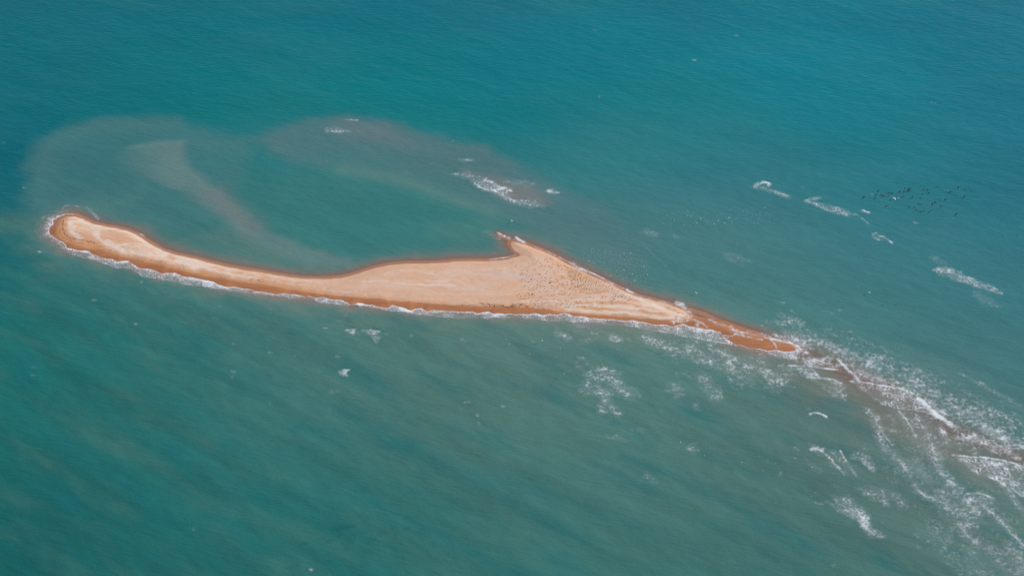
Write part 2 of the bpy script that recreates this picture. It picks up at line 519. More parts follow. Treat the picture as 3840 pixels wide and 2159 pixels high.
# colours of the sand
peach = alb(221, 178, 150)
orange = alb(212, 152, 108)
pale = alb(226, 204, 190)
grey = alb(212, 180, 166)
wetc = alb(186, 126, 88)
wetd = alb(167, 109, 77)
sub = alb(158, 126, 112)
C = np.ones(X.shape + (3,)) * peach
def mixc(C, rgb, m):
    m = np.clip(m, 0, 1)[..., None]
    return C * (1 - m) + rgb * m
# orange band inland of the wet line, broad at the head, thin in the middle
bw = 2.0 + 7.5 * head + 2.0 * tail
ob = np.exp(-(np.maximum(dW, 0) / bw) ** 2 * 1.2)
C = mixc(C, orange, ob * 0.9 * (0.35 + 0.65 * np.clip(head + 0.35 + tail, 0, 1)))
# broad tonal drift
C = mixc(C, alb(212, 160, 122), head * 0.6)
C = mixc(C, orange, np.clip(fbm(X / 26, Y / 12, 25, 3) * 1.2, 0, 1) * 0.35)
C = mixc(C, grey, np.clip(fbm(X / 30 + 9, Y / 9, 28, 4) * 1.9, 0, 1) * 0.55 * (1 - head))
# shell-strewn pale swirls: ridges of a noise that follows the shore
wx = X + fbm(X / 18, Y / 12, 33, 4) * 9
wy = Y + fbm(X / 18, Y / 12, 37, 3) * 6
hc = P(500, 905); hc2 = P(330, 870)
rr = np.hypot((wx - hc[0]) / 20.0, (wy - hc[1] + (wx - hc[0]) * 0.42) / 7.0)
ringv = np.abs(np.sin(rr * 4.2 + fbm(X / 7, Y / 4, 39, 3) * 1.6))
sw = np.clip(1 - ringv * 1.5, 0, 1) * head * sstep(3.6, 1.0, rr)
C = mixc(C, pale, sw * 0.8 * (0.75 + 0.5 * fine_n))
a_loc = math.radians(-24)
u, v = rotc(wx, wy, a_loc)
n1 = 1 - np.abs(fbm(u / 22, v / 3.4, 43, 4, 0.55)) * 3.2
neck = sstep(-165, -120, X) * (1 - sstep(-85, -62, X))
C = mixc(C, pale, np.clip(n1, 0, 1) * np.clip(head * 0.55 + neck * 0.5, 0, 1) * (0.8 + 0.5 * fine_n) * sstep(0.5, 3, dW) * (1 - ob * 0.45))
C = mixc(C, pale, neck * sstep(3.2, 5.5, dW + jit) * sstep(0.3, 1.5, sdD) * 0.65 * (0.75 + 0.7 * fbm(u / 3.5, v / 0.9, 44, 3)))
u, v = rotc(wx, wy, math.radians(-8))
n2 = 1 - np.abs(fbm(u / 30, v / 4.5, 53, 4)) * 5.0
C = mixc(C, pale, np.clip(n2, 0, 1) * 0.45 * (1 - head) * (1 - tail) * sstep(3, 6, sdD))
u, v = rotc(wx, wy, math.radians(-20))
n3 = 1 - np.abs(fbm(u / 16, v / 2.6, 57, 4)) * 3.4
endm = sstep(38, 75, X) * sstep(20.0, 9.0, dW)
C = mixc(C, orange, endm * 0.55)
C = mixc(C, pale, np.clip(n3 + 0.1, 0, 1) * 0.95 * endm * (0.8 + 0.4 * fine_n))
# speckled shell line just inland of the wet edge
sp_ = np.exp(-((dW - 2.2 + jit) / 1.1) ** 2) * (1 - head) * np.clip(fbm(X / 1.3, Y / 1.0, 63, 2) * 2.2 + 0.25, 0, 1)
C = mixc(C, pale, sp_ * 0.6)
nb = np.exp(-((sdD - 0.9) / 0.7) ** 2) * (dS > 6)
C = mixc(C, alb(228, 188, 160), nb * 0.5)
def stroke(C, pts, r, rgb, k, rough=0.6):
    W_ = PL(pts)
    lo_, hi_ = W_.min(0) - 3 * r, W_.max(0) + 3 * r
    j0, j1 = np.searchsorted(ys, [lo_[1], hi_[1]])
    i0, i1 = np.searchsorted(xs, [lo_[0], hi_[0]])
    x_, y_ = X[j0:j1, i0:i1], Y[j0:j1, i0:i1]
    if x_.size == 0: return C
    d_ = dist_line(x_ + fbm(x_ / 4, y_ / 3, 91, 3) * 1.2, y_ + fbm(x_ / 4, y_ / 3, 93, 3) * 0.9, W_)
    u_, v_ = rotc(x_, y_, math.radians(-20))
    m_ = np.exp(-(d_ / r) ** 2) * k * np.clip(1 - rough + rough * (1 + 1.8 * fbm(u_ / 3.5, v_ / 0.8, 95, 3)), 0, 1.4)
    C[j0:j1, i0:i1] = mixc(C[j0:j1, i0:i1], rgb, m_)
    return C
PW = alb(233, 212, 198)
for pts, r_, c_, k_ in (
  ([(250,815),(228,830),(218,850),(222,875),(245,900),(290,918),(370,934),(470,958),(570,980),(670,1003),(740,1020)], 3.2, orange, 0.95),
  ([(262,822),(285,820),(305,826)], 0.6, PW, 0.8),
  ([(300,833),(270,838),(262,852),(268,870),(280,888),(300,900)], 0.9, PW, 0.8),
  ([(262,836),(285,834),(310,838),(340,846),(370,852),(400,857),(440,861),(475,870),(510,886),(545,908)], 1.2, PW, 0.75),
  ([(285,852),(276,862),(277,876),(290,893)], 0.7, PW, 0.7),
  ([(300,858),(330,866),(355,880),(365,893)], 1.4, PW, 0.45),
  ([(370,868),(390,862),(412,858),(440,862)], 0.6, PW, 0.6),
  ([(366,878),(364,890),(376,905),(400,920),(430,927),(460,926),(478,922)], 0.7, PW, 0.9),
  ([(405,905),(425,918),(450,924)], 0.5, PW, 0.8),
  ([(395,915),(430,933),(480,948),(540,958),(600,972),(650,983),(700,997),(740,1010)], 1.7, PW, 0.85),
  ([(545,905),(580,930),(620,948),(670,964),(730,982),(800,1000),(880,1018)], 1.6, PW, 0.7),
  ([(600,955),(660,975),(720,998),(780,1012),(840,1028),(900,1040),(960,1050)], 1.0, PW, 0.75),
  ([(470,975),(540,985),(600,1000)], 0.6, orange, 0.5),
  ([(430,882),(455,892),(480,902),(470,912),(440,905)], 1.8, alb(212,164,128), 0.6),
  ([(640,965),(650,975)], 1.4, orange, 0.7), ([(880,1024),(905,1030)], 1.2, orange, 0.5), ([(840,1015),(810,1008)], 1.0, orange, 0.5),
  ([(1360,1062),(1400,1063),(1445,1062)], 0.45, PW, 0.6), ([(1480,1070),(1540,1074),(1620,1077),(1700,1079)], 0.45, PW, 0.75),
  ([(1600,1061),(1640,1062),(1680,1059)], 0.5, PW, 0.6), ([(1445,1035),(1460,1025),(1500,1020),(1560,1022),(1640,1035)], 0.5, PW, 0.45),
  ([(1700,1090),(1760,1092),(1800,1090)], 1.6, alb(216,190,178), 0.5), ([(1700,1000),(1780,1003)], 2.0, alb(222,190,174), 0.45),
  ([(1830,1040),(1900,1045),(1980,1050),(2040,1052)], 2.0, alb(214,188,180), 0.6), ([(1960,1008),(2040,1010),(2100,1012)], 1.6, alb(216,186,172), 0.5),
  ([(1810,1075),(1850,1078)], 1.8, alb(216,190,178), 0.5),
  ([(1960,1134),(2040,1136),(2120,1136),(2190,1130),(2240,1132)], 0.7, PW, 0.55),
  ([(2116,1149),(2187,1146),(2225,1148),(2258,1156),(2309,1155),(2386,1161),(2462,1176),(2520,1188)], 0.7, PW, 0.95),
  ([(2220,1134),(2260,1128),(2310,1128),(2350,1124)], 0.7, PW, 0.6),
  ([(2300,1098),(2350,1110),(2400,1128),(2450,1148),(2513,1174),(2560,1190)], 1.1, PW, 0.85),
  ([(2126,1164),(2190,1168),(2258,1175),(2330,1176),(2400,1186),(2470,1194),(2540,1198)], 0.8, PW, 0.9),
  ([(2350,1150),(2400,1146),(2440,1150),(2490,1166)], 0.9, PW, 0.8),
  ([(2180,1156),(2240,1163),(2300,1166)], 0.7, orange, 0.8), ([(2400,1170),(2450,1180),(2500,1184)], 0.7, orange, 0.8),
  ([(2250,1142),(2330,1142),(2400,1154)], 0.8, orange, 0.75), ([(2160,1140),(2220,1141)], 0.6, orange, 0.7),
  ([(2300,1182),(2380,1190),(2440,1196)], 0.6, alb(196,156,124), 0.6),
  ([(2220,1062),(2260,1075),(2290,1088)], 1.4, alb(220,194,180), 0.45)):
    C = stroke(C, pts, r_, c_, k_)
# wet sand
wmix = mixc(np.ones(X.shape + (3,)) * wetc, wetd, np.clip(0.45 + 1.1 * fbm(X / 16, Y / 2.4, 67, 4), 0, 1))
wmix = mixc(wmix, alb(196, 140, 98), sstep(1.6, 0.2, dW) * 0.5)
wmix = mixc(wmix, alb(172, 126, 102), sstep(2.5, 6.0, dS) * 0.85 * (X < 75))
C = C * (1 - wet[..., None]) + wmix * wet[..., None]
# thin darker drying line on the wet edge
C = mixc(C, wetd, np.exp(-((sdD + 0.2 + jit * 0.35) / 0.28) ** 2) * sstep(-90, -50, X) * 0.5 * (1 - tail))
subm = sstep(0.06, -0.12, h)
C = mixc(C, sub, subm * 0.9)
C *= (1 + 0.09 * fine_n + 0.05 * fbm(X / 3, Y / 2, 73, 3))[..., None]
# real relief: wind-and-swash undulation, low scarp at the wet edge
rel = fbm(X / 12, Y / 5, 77, 4) * 0.10 + fbm(X / 1.6, Y / 1.2, 79, 2) * 0.02
Z = h + rel * sstep(0.15, 0.7, h) + 0.10 * sstep(0.0, 1.2, sdD) * sstep(0.1, 0.4, h) + 0.05 * sw * (h > 0.5)
hm = np.maximum.reduce([h[:-1, :-1], h[1:, :-1], h[:-1, 1:], h[1:, 1:]])
keep = hm > -1.25
mk = NT("sand")
a_c = mk.attr("tint"); a_w = mk.attr("wet")
g1 = mk.noise(3.0, 0, (1, 1, 1), 4, 0.65)
g2 = mk.noise(0.9, math.radians(-12), (2.5, 1, 1), 4, 0.6)
var = mk.math('ADD', 0.84, mk.math('ADD', mk.math('MULTIPLY', g1, 0.16), mk.math('MULTIPLY', g2, 0.16)))
mk.l.new(mk.scale_color(a_c.outputs["Color"], var), mk.bsdf.inputs["Base Color"])
mk.l.new(mk.math('SUBTRACT', 0.95, mk.math('MULTIPLY', a_w.outputs["Fac"], 0.45)), mk.bsdf.inputs["Roughness"])
mk.bsdf.inputs["Specular IOR Level"].default_value = 0.25
bp = mk.new("ShaderNodeBump")
bp.inputs["Strength"].default_value = 0.5
bp.inputs["Distance"].default_value = 0.12
mk.l.new(g1, bp.inputs["Height"])
mk.l.new(bp.outputs[0], mk.bsdf.inputs["Normal"])
M_SAND = mk.m
sandbar = grid_mesh("sandbar", X, Y, Z, keep, {"tint": C, "wet": np.clip(wet + subm, 0, 1)}, M_SAND)
link(sandbar)
tag(sandbar, kind="structure")
SB = (xs, ys, Z)
def ground_z(x, y):
    i = int(np.clip((x - xs[0]) / 0.30, 0, len(xs) - 2)); j = int(np.clip((y - ys[0]) / 0.30, 0, len(ys) - 2))
    fx = (x - xs[i]) / 0.30; fy = (y - ys[j]) / 0.30
    z = SB[2]
    return float((z[j, i] * (1 - fx) + z[j, i + 1] * fx) * (1 - fy) + (z[j + 1, i] * (1 - fx) + z[j + 1, i + 1] * fx) * fy)
sxs, sys_ = xs, ys

# ------------------------------------------------------------------ foam
mk = NT("foam")
al = mk.attr("cover")
fn = mk.noise(3.5, 0, (1, 1, 1), 2, 0.6)
f2 = mk.math('MULTIPLY', al.outputs["Fac"], mk.math('ADD', 0.52, mk.math('MULTIPLY', fn, 0.62)), True)
mk.bsdf.inputs["Base Color"].default_value = (0.74, 0.78, 0.80, 1)
mk.bsdf.inputs["Roughness"].default_value = 0.7
mk.bsdf.inputs["Specular IOR Level"].default_value = 0.3
bp = mk.new("ShaderNodeBump")
bp.inputs["Strength"].default_value = 0.6
bp.inputs["Distance"].default_value = 0.15
mk.l.new(fn, bp.inputs["Height"])
mk.l.new(bp.outputs[0], mk.bsdf.inputs["Normal"])
tr = mk.new("ShaderNodeBsdfTransparent")
mx = mk.new("ShaderNodeMixShader")
mk.l.new(f2, mx.inputs[0])
mk.l.new(tr.outputs[0], mx.inputs[1])
mk.l.new(mk.bsdf.outputs[0], mx.inputs[2])
mk.l.new(mx.outputs[0], mk.out.inputs["Surface"])
M_FOAM = mk.m

def lace(X, Y, ang, cell, stretch, seed):
    cell = cell * 0.72
    """0..1, evenly spread; high along the threads of a drawn-out net"""
    wx = X + fbm(X / (cell * 1.6), Y / (cell * 1.6), seed, 3) * cell * 1.5
    wy = Y + fbm(X / (cell * 1.6), Y / (cell * 1.6), seed + 5, 3) * cell * 1.5
    u, v = rotc(wx, wy, ang)
    f1, f2 = voro(u / (cell * stretch), v / cell, seed)
    e1 = np.exp(-(f2 - f1) / 0.11)
    f1, f2 = voro(u / (cell * stretch * 0.42) + 7, v / (cell * 0.42), seed + 1)
    e2 = np.exp(-(f2 - f1) / 0.20)
    r = 1 - np.abs(fbm(u / (cell * stretch * 0.7), v / (cell * 0.5), seed + 9, 3)) * 2.2
    n = 1.0 * e1 + 0.30 * e2 + 0.38 * r + 0.06 * fbm(X / 0.5, Y / 0.5, seed + 2, 2)
    return n

def soften(A, k=1):
    for _ in range(k):
        B = A.copy()
        B[1:-1, 1:-1] = (4 * A[1:-1, 1:-1] + 2 * (A[:-2, 1:-1] + A[2:, 1:-1] + A[1:-1, :-2] + A[1:-1, 2:]) + A[:-2, :-2] + A[2:, 2:] + A[:-2, 2:] + A[2:, :-2]) / 16
        A = B
    return A

def water_z(X, Y, h):
    return np.maximum(swell(X, Y, sstep(0.0, 1.6, -h)), h)

def ell(cx, cy, rx, ry, tilt=0.0, n=18):
    out = []
    for i in range(n):
        a = 2 * math.pi * i / n
        x, y = rx * math.cos(a), ry * math.sin(a)
        t = math.radians(tilt)
        out.append((cx + x * math.cos(t) - y * math.sin(t), cy + x * math.sin(t) + y * math.cos(t)))
    return out

FSEED = [100]
def foam(name, label, shapes, cat="foam", group=None, ang=-30, cell=1.5, stretch=2.0, kind=None, step=0.22, lift=0.12, clump=0.8, csz=6.0, cap=1.0):
    """shapes: ('poly', pts, soft, cover) | ('line', pts, radius, cover)"""
    FSEED[0] += 13
    seed = FSEED[0]
    allp = []
    W = []
    for s in shapes:
        w = PL(s[1])
        W.append(w)
        r = s[2] * (2.2 if s[0] == 'line' else 1.0) + 0.5
        allp.append(w.min(0) - r)
        allp.append(w.max(0) + r)
    allp = np.array(allp)
    lo, hi = allp.min(0), allp.max(0)
    hi[0] = min(hi[0], 280)
    lo[1] = max(lo[1], 205)
    X, Y = np.meshgrid(np.arange(lo[0], hi[0] + step, step), np.arange(lo[1], hi[1] + step, step))
    u, v = rotc(X, Y, math.radians(ang))
    clumpn = fbm(u / (csz * 1.8), v / csz, seed + 3, 3)
    C = np.zeros(X.shape)
    for s, w in zip(shapes, W):
        if s[0] == 'poly':
            sd = sdist(X, Y, w) + fbm(X / 3, Y / 2, seed + 4, 3) * s[2] * 1.2
            c = sstep(-s[2], s[2], sd) * s[3] * np.clip(1 + clump * 1.5 * clumpn, 0.1, 1.7)
        else:
            d = dist_line(X, Y, w) + fbm(X / 2, Y / 1.4, seed + 6, 3) * s[2] * 0.8
            c = np.exp(-(np.maximum(d, 0) / s[2]) ** 2) * s[3] * np.clip(1 + clump * 0.6 * clumpn, 0.2, 1.4)
        C = np.maximum(C, c)
    n = lace(X, Y, math.radians(ang), cell, stretch, seed)
    n = rank01(n)
    A = np.clip((n - 1 + C) / 0.34, 0, 1) * sstep(0.02, 0.12, C)
    veil = np.clip(0.66 + 1.1 * fbm(X / 3.5, Y / 2.5, seed + 8, 3), 0.25, 1.0)
    A = A * veil * (0.66 + 0.34 * np.clip(C, 0, 1)) * cap
    A = np.maximum(A, sstep(0.85, 1.15, C) * 0.92)
    A = soften(A, 1)
    A = np.maximum(A, (0.0 if kind else 0.042) * sstep(0.03, 0.2, C) + 0.04 * sstep(0.25, 0.7, C))
    hb = bed(X, Y)
    Z = water_z(X, Y, hb) + 0.06 + lift * A
    m4 = np.maximum.reduce([A[:-1, :-1], A[1:, :-1], A[:-1, 1:], A[1:, 1:]])
    keep = m4 > 0.03
    if not keep.any():
        return None
    o = grid_mesh(name, X, Y, Z, keep, {"cover": A}, M_FOAM)
    link(o)
    if kind: tag(o, kind=kind)
    else: tag(o, label, cat, group)
    return o

# --- the surf along the south shore: a strip between its landward and its seaward edge
def surf():
    L = [(a, b) for a, b, c, d in SURF_TIP]
    S = [(c, d) for a, b, c, d in SURF_TIP]
    xs_ = sorted(set([p[0] for p in LAND] + [p[0] for p in SEA if p[0] < 3002]))
    lx, ly = zip(*LAND)
    sx, sy = zip(*SEA)
    for x in xs_:
        L.append((x, float(np.interp(x, lx, ly))))
        S.append((x, float(np.interp(x, sx, sy))))
    Lw, Sw = PL(L), PL(S)
    seg = np.hypot(*np.diff((Lw + Sw) / 2, axis=0).T)
    s = np.concatenate([[0], np.cumsum(seg)])
    n = int(s[-1] / 0.22)
    ss = np.linspace(0, s[-1], n)
    def smooth(a, k=5):
        ker = np.hanning(k + 2)[1:-1]; ker /= ker.sum()
        return np.convolve(np.pad(a, k // 2, mode='edge'), ker, 'valid')
    lx, ly = smooth(np.interp(ss, s, Lw[:, 0])), smooth(np.interp(ss, s, Lw[:, 1]))
    sx, sy = smooth(np.interp(ss, s, Sw[:, 0]), 9), smooth(np.interp(ss, s, Sw[:, 1]), 9)
    tt = np.linspace(-0.35, 1.7, 56)
    T, I = np.meshgrid(tt, np.arange(n), indexing='ij')
    X = lx[I] * (1 - T) + sx[I] * T
    Y = ly[I] * (1 - T) + sy[I] * T
    W = np.hypot(lx - sx, ly - sy)[I]
    SS = ss[I]
    # scalloped edge: lobes a few metres long
    lob = np.abs(perlin(SS / 6.0, SS * 0 + 0.3, 201)) * 1.3 + 0.4 * np.abs(perlin(SS / 1.9, SS * 0 + 0.7, 203))
    dl = T * W + lob * 0.8 - 0.9                     # metres seaward of the leading edge
    ds = (1 - T) * W + fbm(SS / 6, T * 0 + .2, 207, 3) * 0.9
    sec = fbm(SS / 16, SS * 0 + 0.4, 211, 3)
    u, v = rotc(X, Y, math.radians(62))
    n_ = rank01(lace(X, Y, math.radians(66), 0.9, 1.9, 300))
    C = 0.58 + 0.8 * sec + 0.45 * fbm(X / 2.2, Y / 2.2, 213, 3)
    C = np.clip(C, 0.15, 1.0)
    C = np.maximum(C, 1.05 * np.exp(-(np.maximum(dl, 0) / 0.4) ** 2))
    C += 0.45 * np.exp(-np.maximum(dl, 0) / 1.6)
    C = np.maximum(C, (0.9 + 0.8 * sec) * np.exp(-(ds / 0.55) ** 2))
    mid = fbm(SS / 9, T * 0 + 5.1, 217, 3)
    C = np.maximum(C, 0.9 * np.exp(-((T - 0.55 - mid) * W / 0.7) ** 2) * sstep(-0.05, 0.25, fbm(SS / 11, SS * 0 + 9, 219, 2)))
    C *= sstep(-0.12, 0.12, dl)
    C *= np.where(ds < 0, np.exp(ds / 0.9), 1)
    gap = sstep(-0.16, 0.06, fbm(SS / 13, SS * 0 + 3.3, 231, 3))
    C *= 1 - (1 - gap) * sstep(0.3, 0.6, T) * 0.45
    C *= sstep(0, 10, SS)
    tipm = 1 - sstep(38, 58, SS)
    C *= (1 - 0.62 * tipm * sstep(0.15, 0.8, T))
    A = np.clip((n_ - 1 + C) / 0.45, 0, 1) * sstep(0.02, 0.12, C)
    A = A * np.clip(0.72 + 0.8 * fbm(X / 3, Y / 2, 221, 3), 0.35, 1.0) * (0.65 + 0.35 * np.clip(C, 0, 1))
    A = np.maximum(A, sstep(0.85, 1.15, C) * 0.95)
    A = np.maximum(A, 0.12 * sstep(0.1, 0.6, C))
    hb = bed(X, Y)
    crest = np.exp(-(ds / 1.1) ** 2) * 0.25 * np.clip(0.5 + sec * 2, 0, 1)
    Z = water_z(X, Y, hb) + 0.07 + 0.16 * A + crest
    m4 = np.maximum.reduce([A[:-1, :-1], A[1:, :-1], A[:-1, 1:], A[1:, 1:]])
    o = grid_mesh("surf", X, Y, Z, m4 > 0.02, {"cover": A}, M_FOAM)
    link(o)
    tag(o, kind="stuff")
surf()

# --- swash lines on the other shores (one run of foam each)
foam("swash_foam", None, [
    ('line', [(1866,872),(1876,879),(1890,885),(1911,895)], 0.55, 1.0),
    ('line', [(1937,892),(1948,901),(1958,906),(1966,911)], 0.8, 1.2),
    ('line', [(2006,928),(2020,935),(2039,941),(2055,947),(2069,953),(2082,958)], 0.35, 0.95),
    ('line', [(2098,966),(2123,978),(2140,986),(2153,992)], 0.4, 0.7),
    ('line', [(2153,990),(2156,1000),(2173,1008),(2200,1018)], 1.1, 0.9),
    ('line', [(2210,1020),(2223,1026),(2240,1034),(2255,1042),(2266,1049)], 0.35, 1.1),
    ('line', [(2262,1044),(2277,1055),(2292,1064),(2307,1071)], 0.6, 1.0),
    ('line', [(2307,1071),(2330,1080),(2345,1085)], 0.35, 0.8),
    ('line', [(2352,1087),(2360,1094),(2372,1099)], 0.7, 1.1),
    ('line', [(2379,1104),(2395,1112),(2409,1117),(2440,1127)], 0.4, 0.85),
    ('line', [(1932,955),(1920,960),(1905,964),(1885,967),(1862,970),(1835,975)], 0.3, 1.0),
    ('line', [(525,878),(535,882),(545,888)], 0.3, 0.9),
    ], kind="stuff", ang=-20, cell=0.8, step=0.2, lift=0.08)
foam("swash_foam", None, [
    ('line', [(2425,1121),(2450,1127),(2480,1132),(2500,1138),(2520,1147),(2540,1155)], 0.9, 0.6),
    ('line', [(2540,1136),(2556,1144),(2566,1160),(2580,1170)], 1.3, 0.85),
    ('line', [(2575,1168),(2588,1180),(2594,1188)], 0.4, 0.9),
    ('line', [(2661,1200),(2674,1206),(2686,1213),(2710,1220),(2735,1226)], 0.8, 0.7),
    ('line', [(2738,1226),(2748,1235),(2765,1243),(2785,1249)], 0.9, 1.0),
    ('poly', [(2770,1240),(2850,1246),(2930,1262),(3010,1290),(3040,1325),(3004,1312),(2972,1291),(2897,1272),(2823,1256),(2785,1249)], 1.0, 0.55),
    ('line', [(2785,1249),(2823,1256),(2860,1264),(2885,1272),(2897,1284),(2912,1306)], 0.35, 1.0),
    ('line', [(2885,1268),(2935,1280),(2972,1290),(2992,1300),(3004,1311)], 0.8, 1.1),
    ('poly', [(2890,1270),(2935,1283),(2950,1300),(2912,1305)], 1.0, 0.35),
    ('line', [(2524,1208),(2545,1208),(2575,1206),(2600,1201),(2610,1204),(2628,1213),(2643,1222),(2652,1230)], 0.35, 0.95),
    ('line', [(2612,1222),(2618,1214),(2622,1210)], 0.7, 0.9),
    ('line', [(2510,1205),(2525,1210),(2527,1216)], 0.35, 0.8),
    ('line', [(2714,1258),(2735,1263),(2748,1262),(2756,1256),(2775,1258),(2800,1266),(2825,1269),(2842,1275),(2856,1275)], 0.45, 1.0),
    ('line', [(2722,1272),(2735,1265),(2748,1262)], 0.35, 0.8),
    ], kind="stuff", ang=-25, cell=0.9, step=0.2, lift=0.08)

# --- foam of the submerged ridge beyond the spit
foam("ridge_foam", None, [
    ('poly', [(2930,1232),(3000,1225),(3080,1265),(3150,1290),(3300,1340),(3420,1395),(3520,1455),(3620,1505),(3740,1570),(3860,1630),(3860,1720),(3740,1650),(3600,1590),(3500,1530),(3400,1470),(3250,1430),(3180,1395),(3100,1345),(3010,1308),(2950,1285),(2880,1258)], 4.0, 0.50),
    ('poly', [(3290,1390),(3400,1430),(3480,1480),(3560,1530),(3700,1590),(3860,1680),(3860,1725),(3700,1640),(3560,1575),(3450,1505),(3330,1450)], 2.0, 0.62),
    ('poly', [(2990,1300),(3030,1318),(3060,1345),(3000,1330),(2960,1322)], 1.5, 0.85),
    ('poly', [(2950,1325),(3050,1330),(3120,1355),(3150,1380),(3040,1378),(2960,1352)], 2.0, 0.6),
    ('line', [(3140,1345),(3152,1360),(3174,1382),(3199,1405),(3221,1428)], 0.8, 1.05),
    ('poly', [(3160,1370),(3230,1395),(3330,1440),(3260,1432),(3210,1420)], 1.5, 0.6),
    ('line', [(3451,1499),(3470,1515),(3491,1539),(3520,1561),(3557,1583),(3586,1610)], 1.6, 1.1),
    ('poly', [(3560,1590),(3700,1615),(3860,1690),(3860,1760),(3780,1735),(3700,1715),(3600,1680)], 4.0, 0.50),
    ], kind="stuff", ang=-35, cell=1.6, stretch=2.0, step=0.25, clump=1.0)

def fp(name, label, shapes, **k):
    if k.get('cat') == 'wave': k.setdefault('lift', 0.4)
    return foam(name, label, shapes, cat=k.pop("cat", "foam"), **k)

fp("foam_patch", "bright net of foam with a crisp upper edge just south of the spit's end", [
    ('poly', [(2955,1371),(3035,1371),(3064,1397),(3071,1419),(3024,1419),(2984,1390)], 0.8, 0.55),
    ('line', [(2955,1371),(2990,1373),(3035,1372),(3090,1381),(3150,1388)], 0.5, 1.0),
    ('line', [(3035,1372),(3055,1395),(3068,1415)], 0.7, 0.85)], ang=-20, cell=1.2)
fp("foam_patch", "loose triangle of foam hanging below the crisp-edged net south of the spit's end", [
    ('poly', [(3028,1419),(3133,1423),(3170,1448),(3172,1499),(3126,1488),(3082,1452)], 1.2, 0.45),
    ('line', [(3028,1418),(3080,1419),(3125,1424),(3155,1438)], 0.5, 0.95)], ang=-40, cell=1.2)
fp("breaking_wave", "broad white breaker lying across the submerged brown ridge in the middle of its length", [
    ('poly', [(3192,1432),(3247,1433),(3301,1448),(3374,1459),(3447,1488),(3488,1539),(3429,1539),(3367,1528),(3301,1514),(3247,1470)], 1.0, 0.62),
    ('line', [(3192,1432),(3230,1433),(3301,1447),(3374,1458),(3420,1475)], 0.7, 1.05),
    ('line', [(3301,1514),(3367,1529),(3429,1540),(3490,1545)], 0.4, 0.7)], ang=-35, cell=1.1, cat="wave")
fp("breaking_wave", "wide dense breaker entering at the lower right edge of the picture", [
    ('poly', [(3572,1706),(3612,1712),(3685,1717),(3740,1723),(3795,1737),(3860,1765),(3860,1870),(3777,1836),(3722,1805),(3649,1775),(3605,1735)], 1.2, 0.66),
    ('poly', [(3660,1740),(3760,1770),(3860,1820),(3860,1860),(3777,1828),(3700,1785)], 2.0, 0.85),
    ('line', [(3572,1706),(3612,1711),(3685,1716),(3740,1723),(3795,1736),(3860,1762)], 0.6, 1.05)], ang=-32, cell=1.2, cat="wave")
fp("foam_patch", "large torn raft of foam below the dense breaker near the lower right edge", [
    ('poly', [(3517,1753),(3539,1775),(3576,1819),(3612,1834),(3612,1852),(3686,1852),(3722,1870),(3740,1911),(3748,1936),(3704,1922),(3631,1940),(3649,1965),(3594,1943),(3576,1914),(3550,1900),(3521,1870),(3496,1834),(3550,1837)], 1.6, 0.5),
    ('line', [(3628,1853),(3660,1851),(3690,1856),(3722,1870)], 0.56, 0.97),
    ('line', [(3520,1760),(3548,1790),(3575,1822),(3600,1850)], 2.22, 0.62),
    ('line', [(3560,1900),(3600,1925),(3625,1950)], 4.09, 0.56)], ang=-50, cell=1.2)
fp("foam_patch", "long ragged tail of foam running down towards the lower right corner", [
    ('poly', [(3591,1965),(3631,1960),(3649,2000),(3722,2045),(3775,2082),(3765,2130),(3700,2080),(3640,2040),(3600,2000)], 2.0, 0.42),
    ('line', [(3645,2075),(3670,2110),(3700,2160)], 3.75, 0.30),
    ('line', [(3760,2090),(3790,2130),(3840,2165)], 4.60, 0.34)], ang=-50, cell=1.3)
fp("foam_patch", "thin diagonal threads of foam at the very right of the lower right corner", [
    ('line', [(3690,1900),(3760,1960),(3800,2010),(3840,2050)], 0.38, 0.85),
    ('line', [(3782,1836),(3810,1885),(3840,1930)], 1.20, 0.60),
    ('line', [(3690,1900),(3760,1960),(3800,2010),(3840,2050)], 1.37, 0.48),
    ('line', [(3800,2060),(3825,2100),(3845,2130)], 2.90, 0.48)], ang=-55, cell=1.4)
fp("foam_patch", "curved breaker with long trailing threads left of the torn foam raft", [
    ('line', [(3150,1690),(3175,1730),(3195,1760),(3212,1785)], 0.38, 0.85),
    ('line', [(3105,1712),(3135,1745),(3165,1780)], 0.38, 0.85),
    ('poly', [(3035,1662),(3075,1677),(3105,1710),(3156,1753),(3181,1779),(3119,1746),(3097,1713),(3046,1695)], 1.2, 0.5),
    ('line', [(3042,1685),(3058,1681),(3075,1688),(3095,1703),(3120,1725)], 0.56, 1.02),
    ('poly', [(3090,1680),(3160,1700),(3190,1740),(3212,1778),(3180,1762),(3130,1722)], 1.8, 0.38),
    ('poly', [(3020,1725),(3060,1745),(3090,1785),(3050,1765)], 2.0, 0.28)], ang=-48, cell=1.2)
fp("foam_patch", "small comet-shaped foam patch between the trailing threads and the dense breaker", [
    ('poly', [(3200,1713),(3211,1704),(3247,1710),(3276,1728),(3287,1761),(3280,1772),(3240,1742),(3222,1724)], 0.9, 0.55),
    ('line', [(3200,1712),(3212,1705),(3230,1705),(3247,1711)], 1.20, 0.62)], ang=-45, cell=1.0)
fp("foam_patch", "wedge of netted foam directly above the bent boot-shaped patch at lower right", [
    ('poly', [(3211,1832),(3265,1827),(3331,1841),(3340,1852),(3327,1892),(3302,1881),(3265,1870),(3240,1852)], 1.2, 0.55),
    ('line', [(3340,1852),(3365,1862),(3385,1888)], 1.88, 0.48)], ang=-30, cell=1.0)
fp("foam_patch", "bent boot-shaped patch of dense foam in the lower right part of the sea", [
    ('poly', [(3119,1859),(3189,1856),(3203,1885),(3251,1914),(3265,1940),(3258,1976),(3320,2010),(3312,2018),(3254,2013),(3229,1973),(3211,1951),(3178,1936),(3127,1911),(3099,1885),(3134,1889)], 1.1, 0.6)], ang=-40, cell=1.0)
